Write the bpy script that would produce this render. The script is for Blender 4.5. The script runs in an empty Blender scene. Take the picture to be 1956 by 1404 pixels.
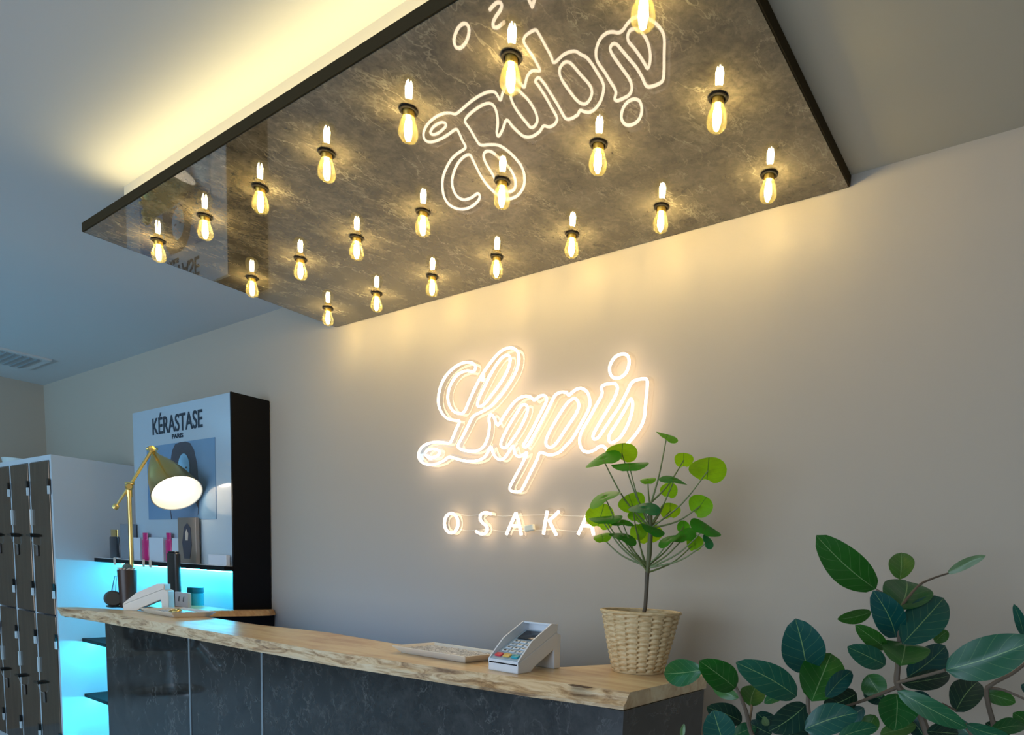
import bpy, math, random
import numpy as np
from mathutils import Vector, Matrix
random.seed(7)
PI = math.pi
SC = bpy.context.scene
COL = SC.collection

# ------------------------------------------------------------------ camera
W_PX, H_PX = 1956, 1404
F_PX, CX, CY = 1262.13, 1160.04, 1241.22
CAM = Vector((0.0, -1.80216, 1.32))
VR = Vector((0.82940356, 0.55656368, 0.04823498))
VU = Vector((-0.10286646, 0.06728539, 0.99241683)); 
VF = Vector((-0.54909765, 0.82807581, -0.11305848)).normalized()
VR = (VR - VF * VR.dot(VF)).normalized(); VU = VR.cross(VF).normalized()
cd = bpy.data.cameras.new('camera'); cam = bpy.data.objects.new('camera', cd); COL.objects.link(cam)
cam.matrix_world = Matrix(((VR.x, VU.x, -VF.x, CAM.x), (VR.y, VU.y, -VF.y, CAM.y), (VR.z, VU.z, -VF.z, CAM.z), (0, 0, 0, 1)))
cd.sensor_fit = 'HORIZONTAL'; cd.sensor_width = 36.0; cd.lens = F_PX * 36.0 / W_PX
cd.shift_x = (W_PX / 2 - CX) / W_PX; cd.shift_y = (CY - H_PX / 2) / W_PX
cd.clip_start = 0.02
SC.camera = cam

# ------------------------------------------------------------------ world, view, lights
SC.view_settings.view_transform = 'Standard'; SC.view_settings.look = 'None'
SC.view_settings.gamma = 1.0; SC.view_settings.use_curve_mapping = False
SC.view_settings.exposure = 0.0
world = bpy.data.worlds.new('world'); SC.world = world; world.use_nodes = True
bg = world.node_tree.nodes['Background']; bg.inputs[0].default_value = (0.55, 0.75, 1.0, 1); bg.inputs[1].default_value = 1.0
cy = SC.cycles
cy.use_denoising = True; cy.use_light_tree = True
cy.max_bounces = 8; cy.diffuse_bounces = 4; cy.glossy_bounces = 4; cy.transmission_bounces = 4; cy.transparent_max_bounces = 12
cy.sample_clamp_indirect = 3.0; cy.caustics_reflective = False; cy.caustics_refractive = False

def area_light(name, loc, rot, sx, sy, power, color):
    l = bpy.data.lights.new(name, 'AREA'); l.shape = 'RECTANGLE'; l.size = sx; l.size_y = sy
    l.energy = power; l.color = color
    o = bpy.data.objects.new(name, l); COL.objects.link(o); o.location = loc; o.rotation_euler = rot
    return o
# daylight through the shop window in the front wall, and added fill light under the salon ceiling
area_light('window_daylight', (-1.6, -5.35, 1.35), (math.radians(90), 0, 0), 4.6, 1.9, 105, (0.62, 0.79, 1.0))
area_light('salon_fill_light', (-6.2, -3.0, 2.44), (0, 0, 0), 1.6, 0.3, 14, (0.55, 0.80, 1.0))
# added blue fill light out of view, brightening the ceiling at the left
area_light('blue_ceiling_fill', (-5.6, -2.6, 1.7), (math.radians(180), 0, 0), 1.4, 0.5, 62, (0.22, 0.62, 1.0))
area_light('salon_fill_light', (0.9, -3.6, 2.44), (0, 0, 0), 1.2, 0.3, 12, (0.85, 0.92, 1.0))  # second added fill, under the ceiling behind the camera

# ------------------------------------------------------------------ pixel -> place helpers
def ray(px, py): return VF + VR * ((px - CX) / F_PX) - VU * ((py - CY) / F_PX)
def atY(px, py, d):
    r = ray(px, py); return CAM + r * ((-d - CAM.y) / r.y)
def atZ(px, py, z):
    r = ray(px, py); return CAM + r * ((z - CAM.z) / r.z)
def atD(px, py, depth): return CAM + ray(px, py) * depth
def atP(px, py, P0, n):
    r = ray(px, py); return CAM + r * ((P0 - CAM).dot(n) / r.dot(n))

# ------------------------------------------------------------------ materials
def nt(name):
    m = bpy.data.materials.new(name); m.use_nodes = True
    t = m.node_tree; return m, t, t.nodes['Principled BSDF']
def mat(name, col, rough=0.5, metal=0.0, spec=0.5, emit=None, es=0.0, coat=0.0, trans=0.0, alpha=1.0, bump=None, sss=0.0):
    m, t, b = nt(name)
    b.inputs['Base Color'].default_value = (*col, 1); b.inputs['Roughness'].default_value = rough
    b.inputs['Metallic'].default_value = metal; b.inputs['Specular IOR Level'].default_value = spec
    b.inputs['Coat Weight'].default_value = coat; b.inputs['Transmission Weight'].default_value = trans
    b.inputs['Alpha'].default_value = alpha
    if emit: b.inputs['Emission Color'].default_value = (*emit, 1); b.inputs['Emission Strength'].default_value = es
    if bump:
        n = t.nodes.new('ShaderNodeTexNoise'); n.inputs['Scale'].default_value = bump[0]; n.inputs['Detail'].default_value = 4
        tc = t.nodes.new('ShaderNodeTexCoord'); t.links.new(tc.outputs['Object'], n.inputs['Vector'])
        bp = t.nodes.new('ShaderNodeBump'); bp.inputs['Strength'].default_value = bump[1]; bp.inputs['Distance'].default_value = bump[2]
        t.links.new(n.outputs['Fac'], bp.inputs['Height']); t.links.new(bp.outputs[0], b.inputs['Normal'])
    return m
def emat(name, col, s):
    m = bpy.data.materials.new(name); m.use_nodes = True; t = m.node_tree
    t.nodes.remove(t.nodes['Principled BSDF'])
    e = t.nodes.new('ShaderNodeEmission'); e.inputs[0].default_value = (*col, 1); e.inputs[1].default_value = s
    t.links.new(e.outputs[0], t.nodes['Material Output'].inputs[0]); return m
def ramp(t, src, stops, interp='LINEAR'):
    r = t.nodes.new('ShaderNodeValToRGB'); r.color_ramp.interpolation = interp
    cr = r.color_ramp
    while len(cr.elements) < len(stops): cr.elements.new(0.5)
    for e, (p, c) in zip(cr.elements, stops):
        e.position = p; e.color = (*c, 1) if len(c) == 3 else c
    t.links.new(src, r.inputs[0]); return r
def noise(t, vec, scale, detail=4, dist=0.0, rough=0.5):
    n = t.nodes.new('ShaderNodeTexNoise'); n.inputs['Scale'].default_value = scale; n.inputs['Detail'].default_value = detail
    n.inputs['Distortion'].default_value = dist; n.inputs['Roughness'].default_value = rough
    t.links.new(vec, n.inputs['Vector']); return n
def mapping(t, scale=(1, 1, 1), rot=(0, 0, 0), src='Object'):
    tc = t.nodes.new('ShaderNodeTexCoord'); mp = t.nodes.new('ShaderNodeMapping')
    mp.inputs['Scale'].default_value = scale; mp.inputs['Rotation'].default_value = rot
    t.links.new(tc.outputs[src], mp.inputs[0]); return mp.outputs[0]
def mix(t, fac, a, b, mode='MIX'):
    m = t.nodes.new('ShaderNodeMix'); m.data_type = 'RGBA'; m.blend_type = mode
    if isinstance(fac, float): m.inputs[0].default_value = fac
    else: t.links.new(fac, m.inputs[0])
    for s, v in ((6, a), (7, b)):
        if isinstance(v, tuple): m.inputs[s].default_value = (*v, 1)
        else: t.links.new(v, m.inputs[s])
    return m.outputs[2]

def stone_mat(name, dark, light, vein, rough, vscale=1.0, coat=0.0, spec=0.5):
    m, t, b = nt(name)
    v = mapping(t)
    n1 = noise(t, v, 9 * vscale, 8, 0.6, 0.62)
    base = ramp(t, n1.outputs['Fac'], [(0.3, dark), (0.72, light)])
    nf = noise(t, v, 34 * vscale, 6, 0.8, 0.7)
    col = mix(t, 0.7, base.outputs[0], ramp(t, nf.outputs['Fac'], [(0.32, (0.45, 0.45, 0.45)), (0.62, (1.05, 1.05, 1.05))]).outputs[0], 'MULTIPLY')
    for sc, th, rr in ((4.5, 0.012, 0.7), (8.5, 0.016, 1.9), (14.0, 0.02, 2.6)):
        vv = mapping(t, (1, 0.55, 0.8), (0.3 * rr, 0.2, rr))
        n2 = noise(t, vv, sc * vscale, 5, 0.35, 0.6)
        s = t.nodes.new('ShaderNodeMath'); s.operation = 'SUBTRACT'; s.inputs[1].default_value = 0.5; t.links.new(n2.outputs['Fac'], s.inputs[0])
        a = t.nodes.new('ShaderNodeMath'); a.operation = 'ABSOLUTE'; t.links.new(s.outputs[0], a.inputs[0])
        rm = ramp(t, a.outputs[0], [(0.0, (1, 1, 1)), (th, (0, 0, 0))])
        n3 = noise(t, vv, 3.5 * vscale * rr, 3)
        gate = ramp(t, n3.outputs['Fac'], [(0.5, (0, 0, 0)), (0.66, (0.8, 0.8, 0.8))])
        mm = t.nodes.new('ShaderNodeMath'); mm.operation = 'MULTIPLY'
        t.links.new(rm.outputs[0], mm.inputs[0]); t.links.new(gate.outputs[0], mm.inputs[1])
        col = mix(t, mm.outputs[0], col, vein)
    t.links.new(col, b.inputs['Base Color']); b.inputs['Roughness'].default_value = rough
    b.inputs['Coat Weight'].default_value = coat; b.inputs['Coat Roughness'].default_value = 0.012
    b.inputs['Specular IOR Level'].default_value = spec
    return m
def wood_mat(name, c1, c2, c3, rough=0.4, sx=0.6):
    m, t, b = nt(name)
    v = mapping(t, (sx, 9, 9))
    n1 = noise(t, v, 3.0, 6, 0.8, 0.6)
    n2 = noise(t, mapping(t, (1.2, 2.4, 2.4)), 3.5, 4, 0.6)
    r1 = ramp(t, n1.outputs['Fac'], [(0.28, c2), (0.5, c1), (0.75, c3)])
    r2 = ramp(t, n2.outputs['Fac'], [(0.42, (1, 1, 1)), (0.72, (0.62, 0.42, 0.28))])
    c = mix(t, 0.75, r1.outputs[0], r2.outputs[0], 'MULTIPLY')
    t.links.new(c, b.inputs['Base Color']); b.inputs['Roughness'].default_value = rough
    bp = t.nodes.new('ShaderNodeBump'); bp.inputs['Strength'].default_value = 0.15; bp.inputs['Distance'].default_value = 0.002
    t.links.new(n1.outputs['Fac'], bp.inputs['Height']); t.links.new(bp.outputs[0], b.inputs['Normal'])
    return m
def bark_mat():
    m, t, b = nt('live_edge_wood')
    n1 = noise(t, mapping(t, (1.6, 4, 10)), 5.0, 7, 1.4, 0.65)
    r1 = ramp(t, n1.outputs['Fac'], [(0.34, (0.22, 0.12, 0.055)), (0.44, (0.52, 0.33, 0.17)), (0.54, (0.74, 0.55, 0.33)), (0.8, (0.88, 0.74, 0.52))])
    t.links.new(r1.outputs[0], b.inputs['Base Color']); b.inputs['Roughness'].default_value = 0.5
    bp = t.nodes.new('ShaderNodeBump'); bp.inputs['Strength'].default_value = 0.5; bp.inputs['Distance'].default_value = 0.006
    t.links.new(n1.outputs['Fac'], bp.inputs['Height']); t.links.new(bp.outputs[0], b.inputs['Normal'])
    return m
def thin_glass(name, tint, gloss_scale=1.0, haze=None, hz=0.0):
    m = bpy.data.materials.new(name); m.use_nodes = True; t = m.node_tree
    t.nodes.remove(t.nodes['Principled BSDF'])
    tr = t.nodes.new('ShaderNodeBsdfTransparent'); tr.inputs[0].default_value = (*tint, 1)
    gl = t.nodes.new('ShaderNodeBsdfGlossy'); gl.inputs['Roughness'].default_value = 0.03
    lw = t.nodes.new('ShaderNodeFresnel'); lw.inputs['IOR'].default_value = 1.5
    mu = t.nodes.new('ShaderNodeMath'); mu.operation = 'MULTIPLY'; mu.inputs[1].default_value = gloss_scale; t.links.new(lw.outputs[0], mu.inputs[0])
    mx = t.nodes.new('ShaderNodeMixShader'); t.links.new(mu.outputs[0], mx.inputs[0]); t.links.new(tr.outputs[0], mx.inputs[1]); t.links.new(gl.outputs[0], mx.inputs[2])
    out = mx.outputs[0]
    if haze:
        df = t.nodes.new('ShaderNodeBsdfTranslucent'); df.inputs[0].default_value = (*haze, 1)
        m2 = t.nodes.new('ShaderNodeMixShader'); m2.inputs[0].default_value = hz; t.links.new(out, m2.inputs[1]); t.links.new(df.outputs[0], m2.inputs[2]); out = m2.outputs[0]
    t.links.new(out, t.nodes['Material Output'].inputs[0]); return m
def leaf_mat(name, cols, vein, rough, gloss, translucent):
    m, t, b = nt(name)
    at = t.nodes.new('ShaderNodeAttribute'); at.attribute_name = 'tone'
    r = ramp(t, at.outputs['Fac'], cols)
    uv = t.nodes.new('ShaderNodeUVMap'); sx = t.nodes.new('ShaderNodeSeparateXYZ'); t.links.new(uv.outputs[0], sx.inputs[0])
    def M(op, a, bb=None, c=None):
        n = t.nodes.new('ShaderNodeMath'); n.operation = op
        for i, v in enumerate((a, bb, c)):
            if v is None: continue
            if isinstance(v, (int, float)): n.inputs[i].default_value = v
            else: t.links.new(v, n.inputs[i])
        return n.outputs[0]
    av = M('ABSOLUTE', M('SUBTRACT', sx.outputs['Y'], 0.5))           # 0 on the midrib .. 0.5 at the rim
    mid = M('LESS_THAN', av, 0.012)
    ph = M('MULTIPLY', M('SUBTRACT', sx.outputs['X'], M('MULTIPLY', av, 0.55)), 6.0)
    side = M('LESS_THAN', M('ABSOLUTE', M('SUBTRACT', M('FRACT', ph), 0.5)), 0.032)
    side = M('MULTIPLY', side, 0.28)
    v = M('MAXIMUM', mid, side)
    n = noise(t, mapping(t), 40, 3)
    c0 = mix(t, 0.35, r.outputs[0], ramp(t, n.outputs['Fac'], [(0.3, (0.55, 0.55, 0.55)), (0.7, (1, 1, 1))]).outputs[0], 'MULTIPLY')
    c = mix(t, v, c0, vein)
    t.links.new(c, b.inputs['Base Color']); b.inputs['Roughness'].default_value = rough; b.inputs['Specular IOR Level'].default_value = gloss
    tl = t.nodes.new('ShaderNodeBsdfTranslucent'); t.links.new(c, tl.inputs[0])
    mx = t.nodes.new('ShaderNodeMixShader'); mx.inputs[0].default_value = translucent
    out = t.nodes['Material Output']
    t.links.new(b.outputs[0], mx.inputs[1]); t.links.new(tl.outputs[0], mx.inputs[2]); t.links.new(mx.outputs[0], out.inputs[0])
    return m

WALL = mat('greige_wall_paint', (0.46, 0.392, 0.315), 0.75, spec=0.25, bump=(160, 0.08, 0.001))
CEIL = mat('ceiling_paint', (0.60, 0.60, 0.585), 0.85, spec=0.2, bump=(120, 0.05, 0.001))
SOFF = mat('soffit_paint', (0.58, 0.53, 0.42), 0.8, spec=0.2)
FLOOR = mat('floor_tile', (0.42, 0.44, 0.47), 0.35)
CANOPY = stone_mat('brown_marble', (0.080, 0.066, 0.045), (0.190, 0.160, 0.115), (0.32, 0.28, 0.20), 0.02, 1.7, coat=0.5, spec=0.75)
COUNTER = stone_mat('charcoal_marble', (0.020, 0.0185, 0.017), (0.056, 0.053, 0.048), (0.13, 0.125, 0.115), 0.05, 1.3, coat=0.25)
SEAM = mat('grey_seam_trim', (0.32, 0.37, 0.40), 0.35, metal=0.4)
EDGE = mat('canopy_edge_brown', (0.048, 0.035, 0.017), 0.8, spec=.05)
WOOD = wood_mat('oiled_slab_wood', (0.84, 0.66, 0.40), (0.66, 0.42, 0.20), (0.92, 0.78, 0.54), 0.32)
WOOD2 = wood_mat('oiled_slab_wood_dark', (0.60, 0.33, 0.13), (0.42, 0.20, 0.07), (0.7, 0.45, 0.22), 0.3)
BARK = bark_mat()
BLACK = mat('black_laminate', (0.005, 0.005, 0.006), 0.5, spec=0.12)
BLKGL = mat('black_plastic', (0.012, 0.011, 0.011), 0.25)
WHITE = mat('white_laminate', (0.62, 0.66, 0.70), 0.45)
WPLAS = mat('white_plastic', (0.80, 0.79, 0.77), 0.35)
PANEL = mat('acrylic_panel_white', (0.42, 0.52, 0.60), 0.12, coat=0.3)
LPANEL = mat('backlit_acrylic', (0.50, 0.78, 0.88), 0.18, emit=(0.0, 0.50, 0.95), es=0.35)
INK = mat('navy_black_ink', (0.006, 0.014, 0.03), 0.5)
BRASS = mat('polished_brass', (0.92, 0.66, 0.23), 0.30, metal=1.0)
GOLD = mat('gold_metal', (0.85, 0.62, 0.22), 0.2, metal=1.0)
CHROME = mat('chrome', (0.75, 0.76, 0.78), 0.12, metal=1.0)
STEEL = mat('brushed_steel', (0.55, 0.57, 0.58), 0.35, metal=0.9)
FILA = emat('led_filament', (1.0, 0.79, 0.34), 175.0)
NEON = emat('neon_glow', (1.0, 0.79, 0.55), 8.5)
STRIP = emat('warm_led_strip', (1.0, 0.80, 0.37), 10.5)
CYAN = emat('cyan_led', (0.03, 0.62, 1.0), 85.0)
LAMPG = emat('lamp_bulb_glow', (1.0, 0.86, 0.66), 30.0)
BGLASS = thin_glass('bulb_glass', (1.0, 0.97, 0.90), 0.30, (1.0, 0.85, 0.30), 0.020)
ACRYL = thin_glass('clear_acrylic', (0.97, 0.96, 0.95), 0.10, (1.0, 0.93, 0.85), 0.012)
RING = mat('socket_ring', (0.010, 0.007, 0.005), 0.6, spec=.2)
CAPM = mat('brass_cap', (0.9, 0.58, 0.12), 0.3, metal=0.8)

# ------------------------------------------------------------------ mesh builder
class MB:
    def __init__(s): s.v = []; s.f = []; s.mi = []; s.uv = {}; s.tone = {}
    def add(s, vs, fs, mi=0):
        o = len(s.v); s.v += [tuple(v) for v in vs]; s.f += [tuple(o + i for i in f) for f in fs]; s.mi += [mi] * len(fs); return o
    def box(s, lo, hi, mi=0, M=None):
        (a, b, c), (d, e, g) = lo, hi
        vs = [Vector(p) for p in ((a, b, c), (d, b, c), (d, e, c), (a, e, c), (a, b, g), (d, b, g), (d, e, g), (a, e, g))]
        if M: vs = [M @ v for v in vs]
        s.add(vs, [(0, 3, 2, 1), (4, 5, 6, 7), (0, 1, 5, 4), (1, 2, 6, 5), (2, 3, 7, 6), (3, 0, 4, 7)], mi); return s
    def bbox(s, lo, hi, r, mi=0, M=None, axis=2):
        """box with rounded vertical (or other axis) edges"""
        ax = [0, 1, 2]; ax.remove(axis); i, j = ax
        pts = []
        for cx, cyy, a0 in ((hi[i] - r, hi[j] - r, 0), (lo[i] + r, hi[j] - r, PI / 2), (lo[i] + r, lo[j] + r, PI), (hi[i] - r, lo[j] + r, 1.5 * PI)):
            for k in range(5):
                a = a0 + k * PI / 8; pts.append((cx + r * math.cos(a), cyy + r * math.sin(a)))
        n = len(pts); vs = []
        e = min(r * 0.5, (hi[axis] - lo[axis]) * 0.3)
        cxm, cym = (lo[i] + hi[i]) / 2, (lo[j] + hi[j]) / 2
        for h, sh in ((lo[axis], 1), (lo[axis] + e, 0), (hi[axis] - e, 0), (hi[axis], 1)):
            for p in pts:
                q = [0, 0, 0]
                fx = 1 - sh * e / max(1e-6, (hi[i] - lo[i]) / 2); fy = 1 - sh * e / max(1e-6, (hi[j] - lo[j]) / 2)
                q[i] = cxm + (p[0] - cxm) * fx; q[j] = cym + (p[1] - cym) * fy; q[axis] = h
                vs.append(Vector(q))
        if M: vs = [M @ v for v in vs]
        fs = [tuple(range(n - 1, -1, -1)), tuple(range(3 * n, 4 * n))]
        for l in range(3):
            for k in range(n): fs.append((l * n + k, l * n + (k + 1) % n, (l + 1) * n + (k + 1) % n, (l + 1) * n + k))
        s.add(vs, fs, mi); return s
    def lathe(s, prof, loc=(0, 0, 0), n=24, mi=0, M=None, cap=False):
        loc = Vector(loc); vs = []; fs = []
        for r, z in prof:
            for k in range(n):
                a = 2 * PI * k / n; p = Vector((r * math.cos(a), r * math.sin(a), z))
                vs.append((M @ p if M else p) + loc)
        for i in range(len(prof) - 1):
            for k in range(n): fs.append((i * n + k, i * n + (k + 1) % n, (i + 1) * n + (k + 1) % n, (i + 1) * n + k))
        if cap: fs.append(tuple(range(n - 1, -1, -1))); fs.append(tuple((len(prof) - 1) * n + k for k in range(n)))
        s.add(vs, fs, mi); return s
    def tube(s, path, r, n=8, closed=False, mi=0, cap=True):
        P = [Vector(p) for p in path]; N = len(P)
        rr = r if isinstance(r, (list, tuple)) else [r] * N
        T = []
        for i in range(N):
            a = P[(i - 1) % N] if closed or i > 0 else P[i]; b = P[(i + 1) % N] if closed or i < N - 1 else P[i]
            d = (b - a); T.append(d.normalized() if d.length > 1e-9 else Vector((0, 0, 1)))
        u = Vector((0, 0, 1)) if abs(T[0].z) < 0.9 else Vector((0, 1, 0))
        u = (u - T[0] * u.dot(T[0])).normalized(); vs = []
        if closed:                                   # planar loops keep a fixed side vector: no twist at the seam
            nrm = Vector((0, 0, 0))
            for i in range(N): nrm += P[i].cross(P[(i + 1) % N])
            nrm.normalize()
        for i in range(N):
            if closed: u = (nrm - T[i] * nrm.dot(T[i])).normalized()
            else:
                u = u - T[i] * u.dot(T[i]); u.normalize()
            w = T[i].cross(u)
            for k in range(n):
                a = 2 * PI * k / n; vs.append(P[i] + (u * math.cos(a) + w * math.sin(a)) * rr[i])
        fs = []
        for i in range(N if closed else N - 1):
            j = (i + 1) % N
            for k in range(n): fs.append((i * n + k, i * n + (k + 1) % n, j * n + (k + 1) % n, j * n + k))
        if not closed and cap:
            fs.append(tuple(range(n - 1, -1, -1))); fs.append(tuple((N - 1) * n + k for k in range(n)))
        s.add(vs, fs, mi); return s
    def prism(s, poly, axis, lo, hi, mi=0, M=None):
        """poly in the two remaining axes, extruded along axis"""
        ax = [0, 1, 2]; ax.remove(axis); vs = []
        for h in (lo, hi):
            for p in poly:
                q = [0, 0, 0]; q[ax[0]] = p[0]; q[ax[1]] = p[1]; q[axis] = h; q = Vector(q); vs.append(M @ q if M else q)
        n = len(poly); fs = [tuple(range(n - 1, -1, -1)), tuple(range(n, 2 * n))]
        for k in range(n): fs.append((k, (k + 1) % n, n + (k + 1) % n, n + k))
        s.add(vs, fs, mi); return s
    def build(s, name, mats, parent=None, smooth=False, origin=None):
        me = bpy.data.meshes.new(name)
        vs = s.v
        par = Vector(parent['_o']) if parent is not None else Vector((0, 0, 0))
        org = Vector(origin) if origin is not None else (par if parent is not None else Vector((0, 0, 0)))
        me.from_pydata([(v[0] - org.x, v[1] - org.y, v[2] - org.z) for v in vs], [], s.f)
        for m in (mats if isinstance(mats, (list, tuple)) else [mats]): me.materials.append(m)
        me.polygons.foreach_set('material_index', s.mi)
        if smooth: me.polygons.foreach_set('use_smooth', [True] * len(me.polygons))
        if s.uv:
            l = me.uv_layers.new(name='UVMap')
            for lp in me.loops: l.data[lp.index].uv = s.uv.get(lp.vertex_index, (0, 0.3))
        if s.tone:
            a = me.attributes.new('tone', 'FLOAT', 'POINT')
            a.data.foreach_set('value', [s.tone.get(i, 0.5) for i in range(len(vs))])
        import bmesh
        bm = bmesh.new(); bm.from_mesh(me)
        if not s.uv: bmesh.ops.recalc_face_normals(bm, faces=bm.faces)
        bm.to_mesh(me); bm.free()
        if smooth and not s.uv:
            try: me.set_sharp_from_angle(angle=math.radians(40))
            except Exception: pass
        o = bpy.data.objects.new(name, me); COL.objects.link(o); o['_o'] = tuple(org)
        if parent is not None: o.parent = parent; o.location = org - par
        else: o.location = org
        return o
def thing(name, label, cat, loc, group=None):
    o = bpy.data.objects.new(name, None); COL.objects.link(o); o.location = loc; o['_o'] = tuple(loc)
    o.empty_display_size = 0.05; tag(o, label, cat, group); return o
def tag(o, label, cat, group=None, kind=None):
    o['label'] = label; o['category'] = cat
    if group: o['group'] = group
    if kind: o['kind'] = kind
    return o
def struct(o, label=None):
    o['kind'] = 'structure'
    if label: o['label'] = label
    return o
def dup(root, loc, label=None, group=None, rotz=None):
    r = root.copy(); COL.objects.link(r); r.location = loc; r['_o'] = tuple(loc)
    if rotz is not None: r.rotation_euler = (0, 0, rotz)
    if label: r['label'] = label
    if group: r['group'] = group
    for ch in list(root.children):
        c = ch.copy(); COL.objects.link(c); c.parent = r
        for g in ch.children:
            d = g.copy(); COL.objects.link(d); d.parent = c
    return r
def catmull(pts, closed=False, k=5):
    P = [Vector(p) for p in pts]; N = len(P); out = []
    for i in range(N if closed else N - 1):
        if closed: a, b, c, d = P[(i - 1) % N], P[i], P[(i + 1) % N], P[(i + 2) % N]
        else: a, b, c, d = P[max(i - 1, 0)], P[i], P[i + 1], P[min(i + 2, N - 1)]
        for j in range(k):
            t = j / k
            out.append(0.5 * ((2 * b) + (c - a) * t + (2 * a - 5 * b + 4 * c - d) * t * t + (3 * b - a - 3 * c + d) * t ** 3))
    if not closed: out.append(P[-1])
    return out

# ------------------------------------------------------------------ the room
XW, XL, XR_, YF, ZC = -6.155, -9.6, 2.7, -5.5, 2.472
struct(MB().box((XL - .1, YF - .1, -.1), (XR_ + .1, .1, 0)).build('floor', FLOOR))
struct(MB().box((XL - .1, YF - .1, ZC), (XR_ + .1, .1, ZC + .1)).build('ceiling', CEIL))
struct(MB().box((XW - .1, 0, 0), (XR_ + .1, .1, ZC)).build('wall_back', WALL))
struct(MB().box((XW - .1, -1.5, 0), (XW, 0, ZC)).build('wall_left', WALL))
struct(MB().box((XL, -1.5, 0), (XW - .1, -1.4, ZC)).build('wall_side', WALL))
struct(MB().box((XL - .1, YF - .1, 0), (XL, -1.4, ZC)).build('wall_far', WALL))
struct(MB().box((XR_, YF - .1, 0), (XR_ + .1, 0, ZC)).build('wall_right', WALL))
wf = MB(); wf.box((XL, YF - .1, 0), (-4.0, YF, ZC)); wf.box((0.8, YF - .1, 0), (XR_, YF, ZC)); wf.box((-4.0, YF - .1, 0), (0.8, YF, .35)); wf.box((-4.0, YF - .1, 2.35), (0.8, YF, ZC))
struct(wf.build('wall_front', WALL))
wn = MB()
for x in (-4.0, -2.42, -0.82, 0.75): wn.box((x, YF - .08, .35), (x + .05, YF - .02, 2.35))
wn.box((-4.0, YF - .08, .35), (.8, YF - .02, .40)); wn.box((-4.0, YF - .08, 2.30), (.8, YF - .02, 2.35))
struct(wn.build('window_1', WHITE))
SZ = 2.349
struct(MB().box((-2.585, -.817, SZ), (XR_, 0, ZC)).build('ceiling_soffit', SOFF), 'lowered ceiling box along the back wall above the marble panel')
bb = MB().box((XW, -.012, 0), (XR_, 0, .08)); struct(bb.build('baseboard_back', BLACK))
# ceiling vent at far left and a small round sensor
p = atZ(12, 681, ZC)
v = thing('ceiling_vent', 'pale flush ceiling vent near the far left corner above the lockers', 'vent', (p.x, p.y, ZC))
vb = MB(); vb.box((p.x - .22, p.y - .16, ZC - .012), (p.x + .22, p.y + .16, ZC)); vb.build('frame', CEIL, v)
vb = MB()
for k in range(7): vb.box((p.x - .18, p.y - .12 + k * .036, ZC - .018), (p.x + .18, p.y - .104 + k * .036, ZC - .010))
vb.build('slat', SEAM, v)

# ------------------------------------------------------------------ marble canopy panel + strip light
CZ = 2.32; CXL, CXR, CYF = -2.675, -0.527, -0.903
cp = thing('ceiling_panel', 'polished brown marble slab panel hanging above the counter, studded with glowing bulbs', 'ceiling panel', (-1.6, -.45, CZ))
b_ = MB(); b_.box((CXL + .004, CYF + .004, CZ), (CXR - .004, -.002, CZ + .012)); b_.build('marble_face', CANOPY, cp)
b_ = MB(); b_.box((CXL, CYF, CZ + .001), (CXR, CYF + .004, CZ + .027)); b_.box((CXL, CYF + .004, CZ + .001), (CXL + .004, -.002, CZ + .027)); b_.box((CXR - .004, CYF + .004, CZ + .001), (CXR, -.002, CZ + .027)); b_.box((CXL + .004, CYF + .004, CZ + .012), (CXR - .004, -.002, CZ + .027)); b_.build('edge_band', EDGE, cp)
sl = thing('strip_light', 'hidden warm light strip on top of the marble panel washing the ceiling', 'light strip', (-1.55, -.86, CZ + .027))
MB().box((-2.57, -.885, CZ + .027), (CXR - .02, -.835, CZ + .032)).build('channel', STEEL, sl)
d_ = MB(); d_.add([(-2.56, -.880, CZ + .0335), (CXR - .03, -.880, CZ + .0335), (CXR - .03, -.840, CZ + .0335), (-2.56, -.840, CZ + .0335)], [(0, 1, 2, 3)])
so = d_.build('diffuser', STRIP, sl)

# ------------------------------------------------------------------ filament bulbs, 3 rows of 7
def make_bulb(loc, label):
    x, y, z = loc
    t = thing('filament_bulb', label, 'light bulb', loc, 'filament bulbs set in the marble ceiling panel')
    MB().lathe([(.013, -.0002), (.0195, -.0002), (.0205, -.0015), (.0205, -.0038), (.019, -.0052), (.0150, -.0052), (.0142, -.004), (.0142, -.0002)], loc, 28).build('socket_ring', RING, t, True)
    MB().lathe([(.0125, 0), (.0128, -.010), (.0118, -.016), (.006, -.018), (0.0001, -.018)], loc, 20).build('cap', CAPM, t, True)
    MB().lathe([(.0122, -.010), (.0138, -.019), (.0178, -.030), (.0208, -.041), (.0215, -.047), (.0200, -.056), (.0155, -.0625), (.008, -.0665), (.0002, -.0675)], loc, 28).build('glass', BGLASS, t, True)
    f = MB()
    for k in range(4):
        a = k * PI / 2 + .5; c, s_ = math.cos(a), math.sin(a)
        f.tube([(x + .0035 * c, y + .0035 * s_, z - .018), (x + .0052 * c, y + .0052 * s_, z - .026), (x + .0064 * c, y + .0064 * s_, z - .047), (x + .0046 * c, y + .0046 * s_, z - .0585)], [.0014, .0027, .0027, .0012], 6)
    f.build('filament', FILA, t)
    return t
BX0, BSX, BY0, BSY = -2.5067, 0.30377, -(1.80216 - 1.04737), 0.30168
ordw = ['first', 'second', 'third', 'fourth', 'fifth', 'sixth', 'seventh']
rown = ['from left, front row', 'from left, middle row', 'from left, row nearest the wall']
bulb0 = None
for j in range(3):
    for i in range(7):
        lab = 'glowing filament bulb under the marble panel, %s %s' % (ordw[i], rown[j])
        loc = (BX0 + i * BSX, BY0 + j * BSY, CZ)
        if bulb0 is None: bulb0 = make_bulb(loc, lab)
        else: dup(bulb0, loc, lab)

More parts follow.
